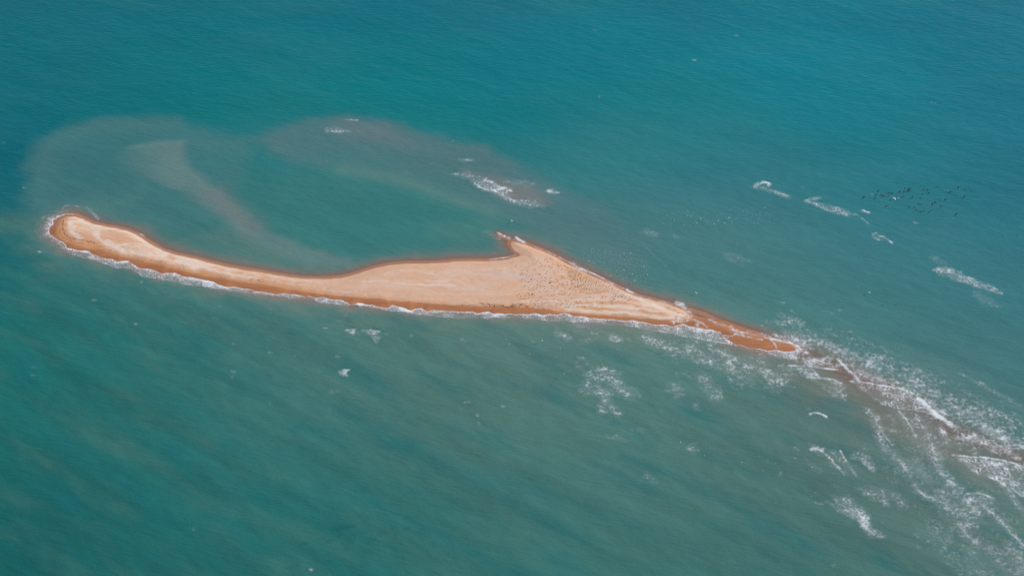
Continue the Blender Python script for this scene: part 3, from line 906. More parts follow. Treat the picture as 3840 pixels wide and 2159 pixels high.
fp("breaking_wave", "short arched white crest alone on grey-green water south of the brown ridge", [
    ('line', [(3037,1551),(3050,1547),(3065,1549),(3082,1555),(3097,1562)], 0.48, 1.05)], cat="wave", cell=0.8, lift=0.25)
fp("foam_patch", "pair of long wavering foam threads hanging south from the left part of the ridge", [
    ('line', [(3258,1539),(3283,1565),(3287,1590),(3294,1631),(3308,1655),(3320,1682)], 0.38, 0.85),
    ('line', [(3294,1600),(3320,1640),(3345,1665)], 0.38, 0.85),
    ('line', [(3258,1539),(3283,1565),(3287,1590),(3294,1631),(3308,1655),(3320,1682)], 1.71, 0.56),
    ('line', [(3294,1600),(3320,1640),(3345,1665)], 1.03, 0.48)], ang=-60, cell=1.2)
fp("foam_patch", "tangle of foam threads hanging south from the right part of the ridge", [
    ('line', [(3367,1539),(3400,1575),(3411,1594),(3435,1640)], 0.38, 0.85),
    ('line', [(3436,1565),(3466,1609),(3491,1656),(3506,1725)], 0.38, 0.85),
    ('line', [(3524,1601),(3536,1630),(3550,1660)], 0.38, 0.85),
    ('line', [(3330,1560),(3358,1580)], 1.20, 0.48),
    ('line', [(3367,1539),(3400,1575),(3411,1594),(3435,1640)], 3.07, 0.40),
    ('line', [(3436,1565),(3466,1609),(3491,1656),(3506,1725)], 3.07, 0.50),
    ('line', [(3460,1560),(3480,1590)], 3.75, 0.36),
    ('line', [(3524,1601),(3536,1630),(3550,1660)], 2.05, 0.48),
    ('poly', [(3400,1680),(3440,1670),(3500,1700),(3450,1700)], 1.5, 0.3)], ang=-58, cell=1.3)
fp("foam_patch", "narrow chain of foam flecks between the wedge of netted foam and the ridge", [
    ('line', [(3350,1700),(3375,1730),(3390,1753),(3415,1790)], 0.38, 0.85),
    ('line', [(3430,1812),(3445,1840),(3470,1862),(3500,1868)], 0.38, 0.85),
    ('line', [(3350,1700),(3375,1730),(3390,1753),(3415,1790)], 2.22, 0.44),
    ('line', [(3430,1740),(3450,1765),(3470,1800)], 3.07, 0.34),
    ('line', [(3430,1812),(3445,1840),(3470,1862),(3500,1868)], 1.54, 0.48)], ang=-52, cell=1.2)
fp("foam_patch", "big field of netted foam off the south shore of the wet spit", [
    ('poly', [(2423,1266),(2448,1268),(2506,1292),(2589,1283),(2651,1293),(2734,1318),(2858,1336),(2880,1374),(2962,1382),(2970,1432),(2920,1465),(2837,1436),(2796,1415),(2734,1415),(2672,1382),(2589,1345),(2527,1328),(2464,1293)], 3.0, 0.40),
    ('poly', [(2660,1350),(2760,1335),(2830,1370),(2870,1420),(2800,1400),(2720,1385)], 3.0, 0.52),
    ('line', [(2425,1268),(2440,1275),(2470,1292),(2500,1300),(2530,1298)], 2.39, 0.62),
    ('line', [(2600,1290),(2620,1320),(2640,1345)], 3.07, 0.56)], ang=-50, cell=1.7, clump=1.1, csz=5)
fp("foam_patch", "branching web of foam on green water well south of the sandbar's narrow end", [
    ('poly', [(2157,1336),(2195,1347),(2233,1374),(2287,1382),(2330,1401),(2330,1428),(2368,1472),(2358,1480),(2303,1445),(2287,1470),(2233,1483),(2178,1472),(2178,1439),(2216,1417),(2178,1379)], 2.2, 0.36),
    ('line', [(2254,1387),(2270,1384),(2292,1385),(2300,1398)], 1.20, 0.62),
    ('line', [(2220,1405),(2255,1412),(2290,1425),(2320,1445),(2345,1465),(2362,1478)], 2.56, 0.60),
    ('line', [(2278,1470),(2272,1500),(2258,1535)], 1.88, 0.62),
    ('line', [(2270,1510),(2295,1530),(2318,1548)], 1.54, 0.56)], ang=-60, cell=1.8, clump=1.1, csz=4)
fp("foam_patch", "oval patch of fine foam ripples right of the branching web", [
    ('poly', ell(2530, 1461, 36, 18, 38), 1.8, 0.55)], ang=-15, cell=0.9, stretch=3)
fp("foam_patch", "straggling foam threads between the oval patch and the big foam field", [
    ('line', [(2630,1415),(2651,1440),(2665,1465),(2680,1485)], 2.73, 0.44),
    ('poly', [(2650,1465),(2700,1450),(2712,1490),(2670,1492)], 2.0, 0.4)], ang=-50, cell=1.2)
fp("foam_patch", "tiny slanting foam patch below the oval patch of ripples", [
    ('poly', ell(2612, 1525, 18, 10, 50), 1.5, 0.42)], ang=-45, cell=1.0)
fp("foam_patch", "slanting patch of foam flecks on open water near the lower centre right", [
    ('poly', ell(2440, 1797, 32, 13, 42), 1.5, 0.42)], ang=-45, cell=1.0)
fp("foam_patch", "small foam patch just off the surf where the birds' end of the beach narrows", [
    ('poly', ell(2108, 1257, 40, 12, 22), 2.0, 0.42)], ang=-30, cell=1.0)
fp("foam_patch", "left one of two foam nets off the surf south of the pale striped sand", [
    ('poly', ell(2200, 1280, 30, 9, -8), 1.6, 0.42)], ang=-30, cell=1.0)
fp("foam_patch", "right, denser one of two foam nets off the surf south of the pale striped sand", [
    ('poly', ell(2305, 1274, 30, 13, 8), 1.6, 0.5)], ang=-30, cell=1.0)
fp("foam_patch", "thin foam scatter hugging the surf above the two foam nets", [
    ('poly', ell(2180, 1222, 40, 8, 0), 1.6, 0.3)], ang=-30, cell=1.0)
fp("foam_patch", "upper one of two faint foam scatters below the branching web", [('poly', ell(2380, 1606, 40, 10, 10), 2.0, 0.24)], ang=-45, cell=1.1)
fp("foam_patch", "lower one of two faint foam scatters below the branching web", [('poly', ell(2310, 1643, 40, 12, 10), 2.0, 0.28)], ang=-45, cell=1.1)
fp("foam_patch", "faint upright foam scatter right of the two below the branching web", [('poly', ell(2600, 1680, 18, 20, 30), 2.0, 0.32)], ang=-45, cell=1.1)

foam("thin_foam", None, [
    ('poly', [(3230,1570),(3400,1560),(3560,1640),(3640,1700),(3840,1870),(3850,2170),(3560,2170),(3500,2000),(3380,1850),(3250,1700)], 7.0, 0.17),
    ('poly', [(3380,1830),(3520,1880),(3600,2020),(3700,2170),(3560,2170),(3440,1960)], 5.0, 0.16)],
    kind="stuff", ang=-52, cell=1.5, stretch=2.4, clump=1.3, csz=7)
foam("thin_foam", None, [
    ('poly', [(2880,1180),(3000,1175),(3120,1230),(3300,1300),(3450,1370),(3600,1450),(3860,1570),(3860,1700),(3600,1580),(3300,1400),(3100,1320),(2950,1270),(2860,1240)], 5.0, 0.26)],
    kind="stuff", ang=-32, cell=1.3, stretch=2.2, clump=1.3, csz=5)
foam("thin_foam", None, [
    ('poly', [(2040,1208),(2250,1212),(2420,1240),(2640,1285),(2900,1350),(2980,1400),(2900,1500),(2700,1480),(2500,1400),(2380,1300),(2200,1290),(2060,1250)], 5.0, 0.13)],
    kind="stuff", ang=-40, cell=1.4, stretch=2.0, clump=1.4, csz=5)

# --- breakers on the shoal north of the lagoon and on the open sea to the right
fp("foam_patch", "pale scatter of foam on the shoal's far western crown", [
    ('poly', ell(1256, 488, 36, 11, 8), 1.5, 0.55), ('poly', ell(1300, 494, 24, 6, 5), 1.2, 0.35)], ang=-15, cell=0.9, stretch=2.5)
fp("foam_patch", "tiny foam streak at the northern rim of the shoal", [
    ('line', [(1297,450),(1325,450),(1340,452)], 0.6, 0.65)], ang=-5, cell=0.8)
fp("foam_patch", "thin foam streaks north-west of the long shoal breaker", [
    ('poly', ell(1750, 600, 32, 6, 0), 1.0, 0.42)], ang=-8, cell=0.8, stretch=3)
fp("breaking_wave", "western part of the long white breaker on the shoal with feathery upper side", [
    ('poly', [(1693,652),(1748,645),(1798,664),(1830,690),(1861,716),(1852,719),(1810,713),(1779,690),(1732,668)], 1.2, 0.5),
    ('line', [(1778,688),(1800,705),(1830,714),(1856,718)], 0.9, 0.9)], ang=-35, cell=0.9, cat="wave")
fp("breaking_wave", "small bright comma-shaped crest in the middle of the shoal breaker", [
    ('line', [(1812,680),(1822,678),(1838,686),(1856,698),(1880,709)], 1.4, 0.95)], ang=-35, cell=0.8, cat="wave")
fp("breaking_wave", "eastern part of the long white breaker on the shoal beside reddish water", [
    ('poly', [(1855,720),(1868,711),(1895,707),(1919,714),(1912,726),(1965,752),(2004,745),(2043,761),(2043,782),(1985,778),(1926,765),(1880,738)], 1.1, 0.52),
    ('line', [(1856,720),(1868,711),(1895,708),(1912,714)], 1.2, 0.95),
    ('line', [(1862,722),(1885,732),(1910,748),(1935,758)], 1.3, 0.85)], ang=-35, cell=0.9, cat="wave")
fp("foam_patch", "faint veined foam just north of the shoal breaker's eastern part", [
    ('poly', ell(1950, 688, 62, 14, 6), 2.0, 0.28)], ang=-20, cell=1.3, stretch=2.5)
fp("breaking_wave", "small fan-shaped whitecap right of the shoal breaker", [
    ('poly', [(2045,722),(2058,710),(2072,706),(2079,714),(2095,724),(2070,730)], 0.9, 0.85)], ang=-20, cell=0.8, cat="wave", lift=0.25)
fp("breaking_wave", "curled comma-shaped whitecap above the flock of floating gulls", [
    ('line', [(2829,702),(2842,690),(2862,684),(2880,688),(2882,694)], 1.0, 1.0),
    ('line', [(2835,702),(2860,706),(2885,712),(2910,722),(2935,732),(2952,738)], 1.5, 0.65)], ang=-28, cell=0.8, cat="wave")
fp("breaking_wave", "arrow-shaped whitecap with a long tail left of the dark flying birds", [
    ('poly', [(3020,754),(3071,742),(3082,750),(3088,762),(3149,779),(3210,805),(3171,815),(3121,796),(3060,773)], 1.0, 0.5),
    ('line', [(3022,754),(3045,747),(3073,743)], 0.9, 1.0),
    ('line', [(3022,755),(3050,764),(3085,780),(3120,793)], 1.0, 0.85),
    ('line', [(3205,803),(3225,813),(3255,838)], 0.5, 0.6)], ang=-30, cell=0.9, cat="wave")
fp("whitecap", "short white dash just below the left end of the dark flying flock", [
    ('line', [(3236,791),(3246,794),(3256,797)], 0.7, 0.9)], cat="wave", cell=0.7)
fp("foam_patch", "looped foam ring below the dark flying flock", [
    ('line', [(3285,876),(3274,878),(3271,885),(3280,893),(3295,900)], 0.45, 0.8),
    ('line', [(3290,884),(3310,888),(3325,896),(3342,910)], 0.5, 0.85),
    ('poly', ell(3295, 892, 22, 7, 25), 1.2, 0.35)], ang=-25, cell=0.8)
fp("breaking_wave", "long dense whitecap lying slantwise near the right edge above the ridge foam", [
    ('poly', [(3498,1014),(3512,1000),(3546,998),(3590,1014),(3630,1036),(3741,1081),(3753,1092),(3714,1095),(3602,1058),(3518,1033)], 1.0, 0.6),
    ('line', [(3590,1050),(3640,1062),(3700,1085),(3750,1100)], 0.9, 0.75)], ang=-28, cell=0.9, cat="wave")
fp("foam_patch", "faint foam net above the long slanting whitecap near the right edge", [
    ('poly', ell(3520, 978, 32, 10, 18), 1.6, 0.3)], ang=-28, cell=1.0, stretch=2.5)
fp("foam_patch", "faint foam threads below the tail of the long slanting whitecap", [
    ('poly', ell(3705, 1128, 62, 18, 25), 2.4, 0.26)], ang=-28, cell=1.3, stretch=2.5)
fp("foam_patch", "thin veined foam on grey water midway between gulls and ridge foam", [
    ('poly', ell(2763, 972, 52, 13, 14), 2.0, 0.32)], ang=-22, cell=1.1, stretch=2.3)
fp("foam_patch", "little foam blot at the lower left end of the floating gulls", [
    ('poly', ell(2440, 873, 28, 12, 15), 2.0, 0.36)], ang=-25, cell=1.0)
fp("foam_patch", "very faint foam wisps right of the little foam blot by the gulls", [('poly', ell(2545, 892, 32, 12, 20), 2.0, 0.25)], ang=-25, cell=1.0)
fp("foam_patch", "long thin foam thread off the sandbar's sloping east shore", [
    ('line', [(2405,905),(2425,930),(2450,955),(2480,980),(2500,1000)], 0.28, 0.26)], ang=-45, cell=0.8)
fp("foam_patch", "faint chain of foam threads near the right edge above the ridge", [
    ('line', [(3674,1433),(3703,1455),(3740,1475),(3776,1492),(3830,1520)], 1.0, 0.5),
    ('line', [(3600,1400),(3640,1420),(3674,1445)], 0.5, 0.4)], ang=-32, cell=1.0)
fp("foam_patch", "foam wisps curling round the western head's upper side", [
    ('line', [(236,782),(240,775),(255,771),(275,773),(298,775)], 0.45, 0.42),
    ('line', [(325,782),(335,788),(343,797)], 0.8, 0.48),
    ('poly', ell(255, 792, 60, 9, -3), 1.8, 0.2),
    ('line', [(345,800),(358,812),(368,822)], 0.6, 0.6)], ang=0, cell=0.9)
fp("foam_patch", "foam wisps at the tip of the sandbar's northern hook", [
    ('line', [(1822,868),(1840,877),(1858,888),(1873,894)], 1.3, 0.42)], ang=-20, cell=0.8)

# --- small whitecaps of the southern sea
fp("breaking_wave", "ragged triangular whitecap below the middle of the sandbar", [
    ('poly', [(1360,1238),(1390,1239),(1417,1243),(1423,1262),(1418,1278),(1411,1288),(1403,1275),(1386,1256)], 0.7, 0.68),
    ('line', [(1360,1238),(1390,1238),(1418,1243)], 0.6, 1.0), ('line', [(1430,1249),(1455,1254)], 0.4, 0.6)], ang=-50, cell=0.8, cat="wave", lift=0.25)
fp("breaking_wave", "smaller whitecap immediately left of the ragged triangular one", [
    ('poly', [(1300,1236),(1331,1236),(1328,1257),(1314,1254)], 0.7, 0.6), ('line', [(1300,1236),(1330,1236)], 0.5, 0.85),
    ('poly', ell(1344, 1249, 8, 9), 0.8, 0.35)], ang=-50, cell=0.8, cat="wave", lift=0.2)
fp("breaking_wave", "single rounded whitecap south-west of the ragged triangular one", [
    ('poly', [(1265,1404),(1276,1391),(1306,1387),(1303,1409),(1281,1409)], 0.7, 0.75), ('line', [(1272,1393),(1288,1388),(1306,1387)], 0.5, 0.9)], ang=-20, cell=0.8, cat="wave", lift=0.25)
fp("foam_patch", "faint foam smudge below the single rounded whitecap", [('poly', ell(1257, 1468, 22, 8, 5), 1.2, 0.36)], cell=0.8)
fp("whitecap", "small slanting whitecap between the ragged one and the twin foam nets", [('poly', ell(1735, 1277, 15, 8, 20), 1.0, 0.5)], cell=0.8, cat="wave")
small = [
 (612,1096,11,7,0.5),(350,1124,8,3,0.5),(826,1150,18,9,0.4),(508,1215,7,2,0.6),(810,1196,8,2,0.7),(880,1289,6,2,0.7),(1011,1320,12,4,0.55),
 (1109,1332,10,4,0.4),(873,1393,12,3,0.9),(872,1418,8,4,0.4),(128,1379,14,2,0.5),(128,1408,14,3,0.4),(1296,1180,7,6,0.7),(1280,1212,13,9,0.35),
 (1222,1231,10,2,0.8),(149,947,7,3,0.7),(530,1057,4,7,0.5),(835,1100,10,4,0.5),(1880,1521,13,2,0.95),(1757,1510,14,4,0.7),(1600,1522,5,2,0.6),
 (2130,1390,14,2,0.7),(1302,1232,6,3,0.5),(1265,1337,9,2,0.7),(1010,1510,5,7,0.5),(750,1498,20,2,0.35),(725,1984,16,5,0.5),(1165,2133,8,2,0.7),
 (1790,1556,6,5,0.4),(1795,1584,10,5,0.4),(1120,1268,8,2,0.5),(1540,1256,14,8,0.35),(1280,1205,20,6,0.25),(2000,1283,8,4,0.3),(595,528,5,2,0.8),
 (1698,530,4,3,0.9),(85,703,9,2,0.6),(18,536,5,2,0.8),(2230,115,10,2,0.6),(2760,135,10,2,0.6),(3500,388,12,2,0.8),(3740,436,12,3,0.5),
 (2246,362,5,4,0.5),(3268,325,5,1.5,0.8),(2602,226,4,1.5,0.8),(1615,617,5,2,0.5),(1200,600,24,4,0.25),(1206,547,16,3,0.3),(3030,1530,14,6,0.3),
 (2985,1565,12,5,0.35),(2995,1683,20,4,0.4),(2925,1775,8,8,0.4),(2912,1890,8,6,0.3),(3072,1886,16,5,0.4),(3440,2005,22,10,0.3),(3480,2030,20,8,0.25),
 (3125,2124,10,4,0.5),(3442,2050,16,5,0.35),(3610,2043,12,3,0.4),(2425,1240,30,8,0.25),(1850,1795,26,8,0.15),(1500,1655,18,6,0.15),(2775,1440,8,4,0.4),
 (3270,730,4,2,0.5),(3550,715,12,2,0.4),(3430,835,9,2,0.5),(3100,1170,40,4,0.35),(3145,1162,16,4,0.4),(2935,1135,12,5,0.5),(3250,1025,24,4,0.25),
 (3355,700,10,2,0.25),(2960,740,12,2,0.3),(2300,1060,8,3,0.0),(2940,1180,30,12,0.26),(2990,1200,24,10,0.3),(2620,1690,14,6,0.3),(3010,700,10,2,0.3)]
foam("foam_flecks", None, [('poly', ell(x, y, rx + 1, ry + 0.5, 12 if ry * 2 < rx else 35, 8), 0.5, min(0.7, c * 0.75)) for x, y, rx, ry, c in small if 0 < y < 620 and x < 3800 and c > 0],
     kind="stuff", cell=0.7, step=0.4, ang=-15)
foam("foam_flecks", None, [('poly', ell(x, y, rx + 1, ry + 0.5, 12 if ry * 2 < rx else 35, 8), 0.5, min(0.7, c * 0.75)) for x, y, rx, ry, c in small if 620 <= y < 1200 and c > 0],
     kind="stuff", cell=0.7, step=0.3, ang=-20)
foam("foam_flecks", None, [('poly', ell(x, y, rx + 1, ry + 0.5, 12 if ry * 2 < rx else 35, 8), 0.5, min(0.7, c * 0.75)) for x, y, rx, ry, c in small if y >= 1200 and c > 0],
     kind="stuff", cell=0.7, step=0.3, ang=-25)

# ------------------------------------------------------------------ wrack: torn seaweed along the tide line
def plain_mat(name, rgb, rough=0.8, var=0.15, scale=6.0):
    mk = NT(name)
    nz = mk.noise(scale, 0, (1, 1, 1), 2)
    cc = mk.new("ShaderNodeRGB")
    cc.outputs[0].default_value = (*rgb, 1)
    mk.l.new(mk.scale_color(cc.outputs[0], mk.math('ADD', 1 - var / 2, mk.math('MULTIPLY', nz, var))), mk.bsdf.inputs["Base Color"])
    mk.bsdf.inputs["Roughness"].default_value = rough
    mk.bsdf.inputs["Specular IOR Level"].default_value = 0.12
    return mk.m
M_WEED = plain_mat("seaweed", (0.055, 0.030, 0.018))
def weed(lines, per_m):
    vs, fs = [], []
    r = random.Random(5)
    for pts, spread, dens, size in lines:
        W = PL(pts)
        for i in range(len(W) - 1):
            a, b = W[i], W[i + 1]
            L = math.hypot(*(b - a))
            for k in range(int(L * per_m * dens) + 1):
                t = r.random()
                wob = math.sin((a[0] + t * (b[0] - a[0])) * 0.9) * 0.5 + math.sin((a[0] + t * (b[0] - a[0])) * 0.37) * 0.5
                x = a[0] + t * (b[0] - a[0]) + r.gauss(0, spread * .5)
                y = a[1] + t * (b[1] - a[1]) + r.gauss(0, spread) + wob * 0.6
                z = ground_z(x, y) + 0.02
                s = size * r.uniform(0.5, 1.4)
                an = r.gauss(0, 0.5)
                e, w, hh = s, s * r.uniform(0.25, 0.5), s * 0.22
                e *= 1.25; w *= 1.3; base = len(vs)
                for dx, dy in ((-e, 0), (0, -w), (e, 0), (0, w)):
                    vs.append((x + dx * math.cos(an) - dy * math.sin(an), y + dx * math.sin(an) + dy * math.cos(an), z - 0.03))
                vs.append((x, y, z + hh))
                for q in range(4):
                    fs.append((base + q, base + (q + 1) % 4, base + 4))
    me = bpy.data.meshes.new("seaweed_wrack")
    me.from_pydata(vs, [], fs)
    me.materials.append(M_WEED)
    tag(link(bpy.data.objects.new("seaweed_wrack", me)), kind="stuff")
weed([
 ([(240,820),(225,832),(220,848),(224,862),(232,880)], 0.35, 0.8, 0.16),
 ([(241,832),(236,850),(240,868),(250,884),(262,893),(282,898),(300,903),(320,911),(335,916),(348,912),(362,916)], 0.28, 2.2, 0.19),
 ([(232,880),(245,893),(262,902),(275,911),(290,913),(300,915),(310,922)], 0.25, 1.1, 0.15),
 ([(370,926),(378,931),(390,929),(405,928),(425,945),(440,948)], 0.4, 0.9, 0.17),
 ([(480,966),(500,969),(530,971),(560,981),(585,984),(620,993),(640,992)], 0.6, 0.8, 0.16),
 ([(684,994),(690,1002),(692,1008),(700,1010)], 0.7, 1.8, 0.18),
 ([(800,1031),(840,1040),(870,1043),(900,1048)], 0.5, 0.7, 0.15),
 ([(938,1056),(950,1052),(960,1053),(970,1060),(980,1062),(995,1058)], 0.15, 2.4, 0.15),
 ([(1660,1146),(1700,1150),(1740,1148),(1765,1146),(1775,1150),(1790,1152)], 0.15, 1.6, 0.15),
 ([(1800,1147),(1830,1145),(1860,1148),(1890,1150),(1930,1152),(1960,1149),(1985,1153)], 0.40, 4.2, 0.19),
 ([(2000,1152),(2020,1150),(2040,1158),(2060,1160),(2090,1157),(2110,1160)], 0.7, 1.6, 0.17),
 ([(2490,1157),(2510,1162),(2535,1170),(2560,1180)], 0.4, 1.2, 0.17),
 ([(2530,1194),(2560,1192),(2585,1192),(2590,1193)], 0.5, 2.6, 0.18),
 ([(2025,1020),(2040,1022)], 0.2, 0.3, 0.10),
 ([(1915,915),(1918,921),(1930,918)], 0.2, 1.2, 0.13),
 ([(755,960),(800,990)], 0.1, 0.0, 0.1)], 3.2)

# ------------------------------------------------------------------ birds
M_DARK = plain_mat("dark_feathers", (0.012, 0.026, 0.032))
M_BROWN = plain_mat("brown_feathers", (0.075, 0.045, 0.033))
M_PALE = plain_mat("pale_feathers", (0.62, 0.62, 0.58))
M_WHITE = plain_mat("white_feathers", (0.82, 0.82, 0.80))
M_GREYF = plain_mat("grey_feathers", (0.36, 0.38, 0.40))
M_BILL = plain_mat("bill_horn", (0.16, 0.15, 0.12))

def tube(bm, secs, n=8, mats=None):
    """closed loft through (x, y, z, ry, rz) sections lying across the x axis"""
    rings = []
    for (x, y, z, ry, rz) in secs:
        rings.append([bm.verts.new((x, y + ry * math.cos(2 * math.pi * k / n), z + rz * math.sin(2 * math.pi * k / n))) for k in range(n)])
    for i in range(len(rings) - 1):
        for k in range(n):
            f = bm.faces.new((rings[i][k], rings[i][(k + 1) % n], rings[i + 1][(k + 1) % n], rings[i + 1][k]))
            f.smooth = True
            if mats: f.material_index = mats[i]
    f = bm.faces.new(rings[0][::-1])
    if mats: f.material_index = mats[0]
    f = bm.faces.new(rings[-1])
    if mats: f.material_index = mats[-1]
    return rings

def wing(bm, side, secs, mat, coverts=None):
    """secs: (y, x_lead, x_trail, z); thin lofted wing with real thickness"""
    rows = []
    for (y, xl, xt, z) in secs:
        c = xl - xt
        pts = [(xl, z), (xl - 0.22 * c, z + 0.035 + 0.03 * c), (xl - 0.6 * c, z + 0.02), (xt, z - 0.01), (xl - 0.55 * c, z - 0.012), (xl - 0.2 * c, z - 0.015)]
        rows.append([bm.verts.new((px, side * y, pz)) for px, pz in pts])
    for i in range(len(rows) - 1):
        for k in range(6):
            a = (rows[i][k], rows[i][(k + 1) % 6], rows[i + 1][(k + 1) % 6], rows[i + 1][k])
            f = bm.faces.new(a if side < 0 else a[::-1])
            f.smooth = True
            f.material_index = mat
            if coverts is not None and i in coverts[0] and k in (0, 1):
                f.material_index = coverts[1]
    for r, fl in ((rows[0], side > 0), (rows[-1], side < 0)):
        f = bm.faces.new(r if fl else r[::-1])
        f.material_index = mat

def finish(bm, name, mats):
    bmesh.ops.recalc_face_normals(bm, faces=bm.faces)
    me = bpy.data.meshes.new(name)
    bm.to_mesh(me)
    bm.free()
    for m in mats: me.materials.append(m)
    return me

def big_flyer(lift_in, lift_out, bend):
    """large dark seabird, 2.1 m across, long bill, pale head, silvery inner wing coverts; flies along +x"""
    bm = bmesh.new()
    # 0 dark, 1 pale, 2 grey, 3 bill
    secs = [(0.78, 0, .05, .008, .008), (0.60, 0, .06, .018, .020), (0.46, 0, .07, .030, .032), (0.43, 0, .09, .058, .060), (0.36, 0, .10, .068, .072),
            (0.30, 0, .075, .055, .060), (0.24, 0, .03, .075, .085), (0.12, 0, .0, .125, .13), (-0.08, 0, -.01, .15, .145), (-0.30, 0, 0, .12, .11),
            (-0.46, 0, .01, .085, .05), (-0.62, 0, .01, .11, .018), (-0.66, 0, .01, .09, .012)]
    secs = [(x_ * 0.66, y_, z_, a_ * 0.8, b_ * 0.8) for x_, y_, z_, a_, b_ in secs]
    tube(bm, secs, 10, [3, 3, 1, 1, 1, 0, 0, 0, 0, 0, 0, 0])
    for s in (-1, 1):
        wing(bm, s, [(0.07, .12, -.17, .04), (0.30, .17, -.16, .04 + lift_in * .5), (0.52, .20, -.14, .04 + lift_in), (0.74, .12 - bend * .3, -.17 - bend * .3, .04 + lift_in + lift_out * .4),
                     (0.92, .00 - bend * .7, -.19 - bend * .7, .04 + lift_in + lift_out * .8), (1.06, -.18 - bend, -.26 - bend, .04 + lift_in + lift_out)], 0, ((1,), 2) if s > 0 else None)
    return finish(bm, "large_seabird", [M_DARK, M_PALE, M_GREYF, M_BILL])

def gull_flying(lift):
    bm = bmesh.new()
    tube(bm, [(0.27, 0, .0, .006, .006), (0.22, 0, 0, .018, .018), (0.19, 0, .01, .038, .038), (0.13, 0, .008, .040, .042), (0.05, 0, 0, .065, .065),
              (-0.06, 0, 0, .062, .058), (-0.16, 0, .01, .035, .03), (-0.24, 0, .01, .055, .010), (-0.29, 0, .01, .06, .008)], 8, [2, 0, 0, 0, 0, 0, 0, 0])
    for s in (-1, 1):
        wing(bm, s, [(0.04, .10, -.06, .02), (0.22, .15, -.05, .02 + lift * .5), (0.38, .08, -.09, .02 + lift), (0.55, -.06, -.14, .02 + lift * 1.1)], 1)
    return finish(bm, "gull", [M_WHITE, M_PALE, M_BILL])

def gull_floating():
    bm = bmesh.new()
    tube(bm, [(0.30, 0, .20, .006, .006), (0.25, 0, .20, .016, .016), (0.23, 0, .21, .040, .042), (0.17, 0, .20, .044, .048), (0.14, 0, .13, .050, .060),
              (0.08, 0, .07, .085, .085), (-0.06, 0, .06, .10, .085), (-0.20, 0, .08, .06, .05), (-0.32, 0, .10, .03, .012)], 8, [2, 0, 0, 0, 0, 1, 1, 1])
    return finish(bm, "gull_floating", [M_WHITE, M_PALE, M_BILL])

def stander(up, neck):
    """dark seabird on its feet: sloping body, raised neck, hooked head, two legs"""
    bm = bmesh.new()
    z0 = .42
    secs = [(0.36, 0, z0 + .30 * up + neck, .006, .006), (0.29, 0, z0 + .30 * up + neck + .01, .014, .014), (0.26, 0, z0 + .30 * up + neck + .02, .040, .042),
            (0.19, 0, z0 + .29 * up + neck, .044, .046), (0.17, 0, z0 + .2 * up + neck * .5, .040, .055), (0.16, 0, z0 + .12, .075, .085),
            (0.05, 0, z0 + .02, .125, .125), (-0.10, 0, z0 - .04, .13, .12), (-0.26, 0, z0 - .11, .085, .07), (-0.42, 0, z0 - .20, .055, .02)]
    tube(bm, secs, 9, [1, 1, 0, 0, 0, 0, 0, 0, 0])
    for s in (-1, 1):
        ring = [[bm.verts.new((0.0 + .014 * math.cos(a), s * .06 + .014 * math.sin(a), z)) for a in (0, 2.1, 4.2)] for z in (0.0, z0 - .06)]
        for k in range(3):
            bm.faces.new((ring[0][k], ring[0][(k + 1) % 3], ring[1][(k + 1) % 3], ring[1][k])).material_index = 1
        foot = [bm.verts.new(c) for c in ((-.02, s * .06, .012), (.10, s * .06 - .05, .004), (.10, s * .06 + .05, .004), (-.02, s * .06, .0))]
        for t in ((0, 1, 2), (0, 3, 1), (0, 2, 3), (3, 2, 1)):
            bm.faces.new([foot[q] for q in t]).material_index = 1
    return finish(bm, "standing_seabird", [M_BROWN, M_DARK])

BIG = [big_flyer(.10, .04, .05), big_flyer(.16, -.08, .12), big_flyer(.02, .18, .02), big_flyer(.22, .26, .10)]
GF = [gull_flying(.10), gull_flying(.22), gull_flying(-.02)]
GS = gull_floating()
ST = [stander(1.0, .10), stander(.6, .02), stander(.9, .18)]

def bird(name, me, loc, rz, label, cat, group, pitch=0.0, roll=0.0, s=1.0):
    o = bpy.data.objects.new(name, me)
    o.location = loc
    o.rotation_euler = (roll, pitch, rz)
    o.scale = (s, s, s)
    link(o)
    tag(o, label, cat, group)
    return o

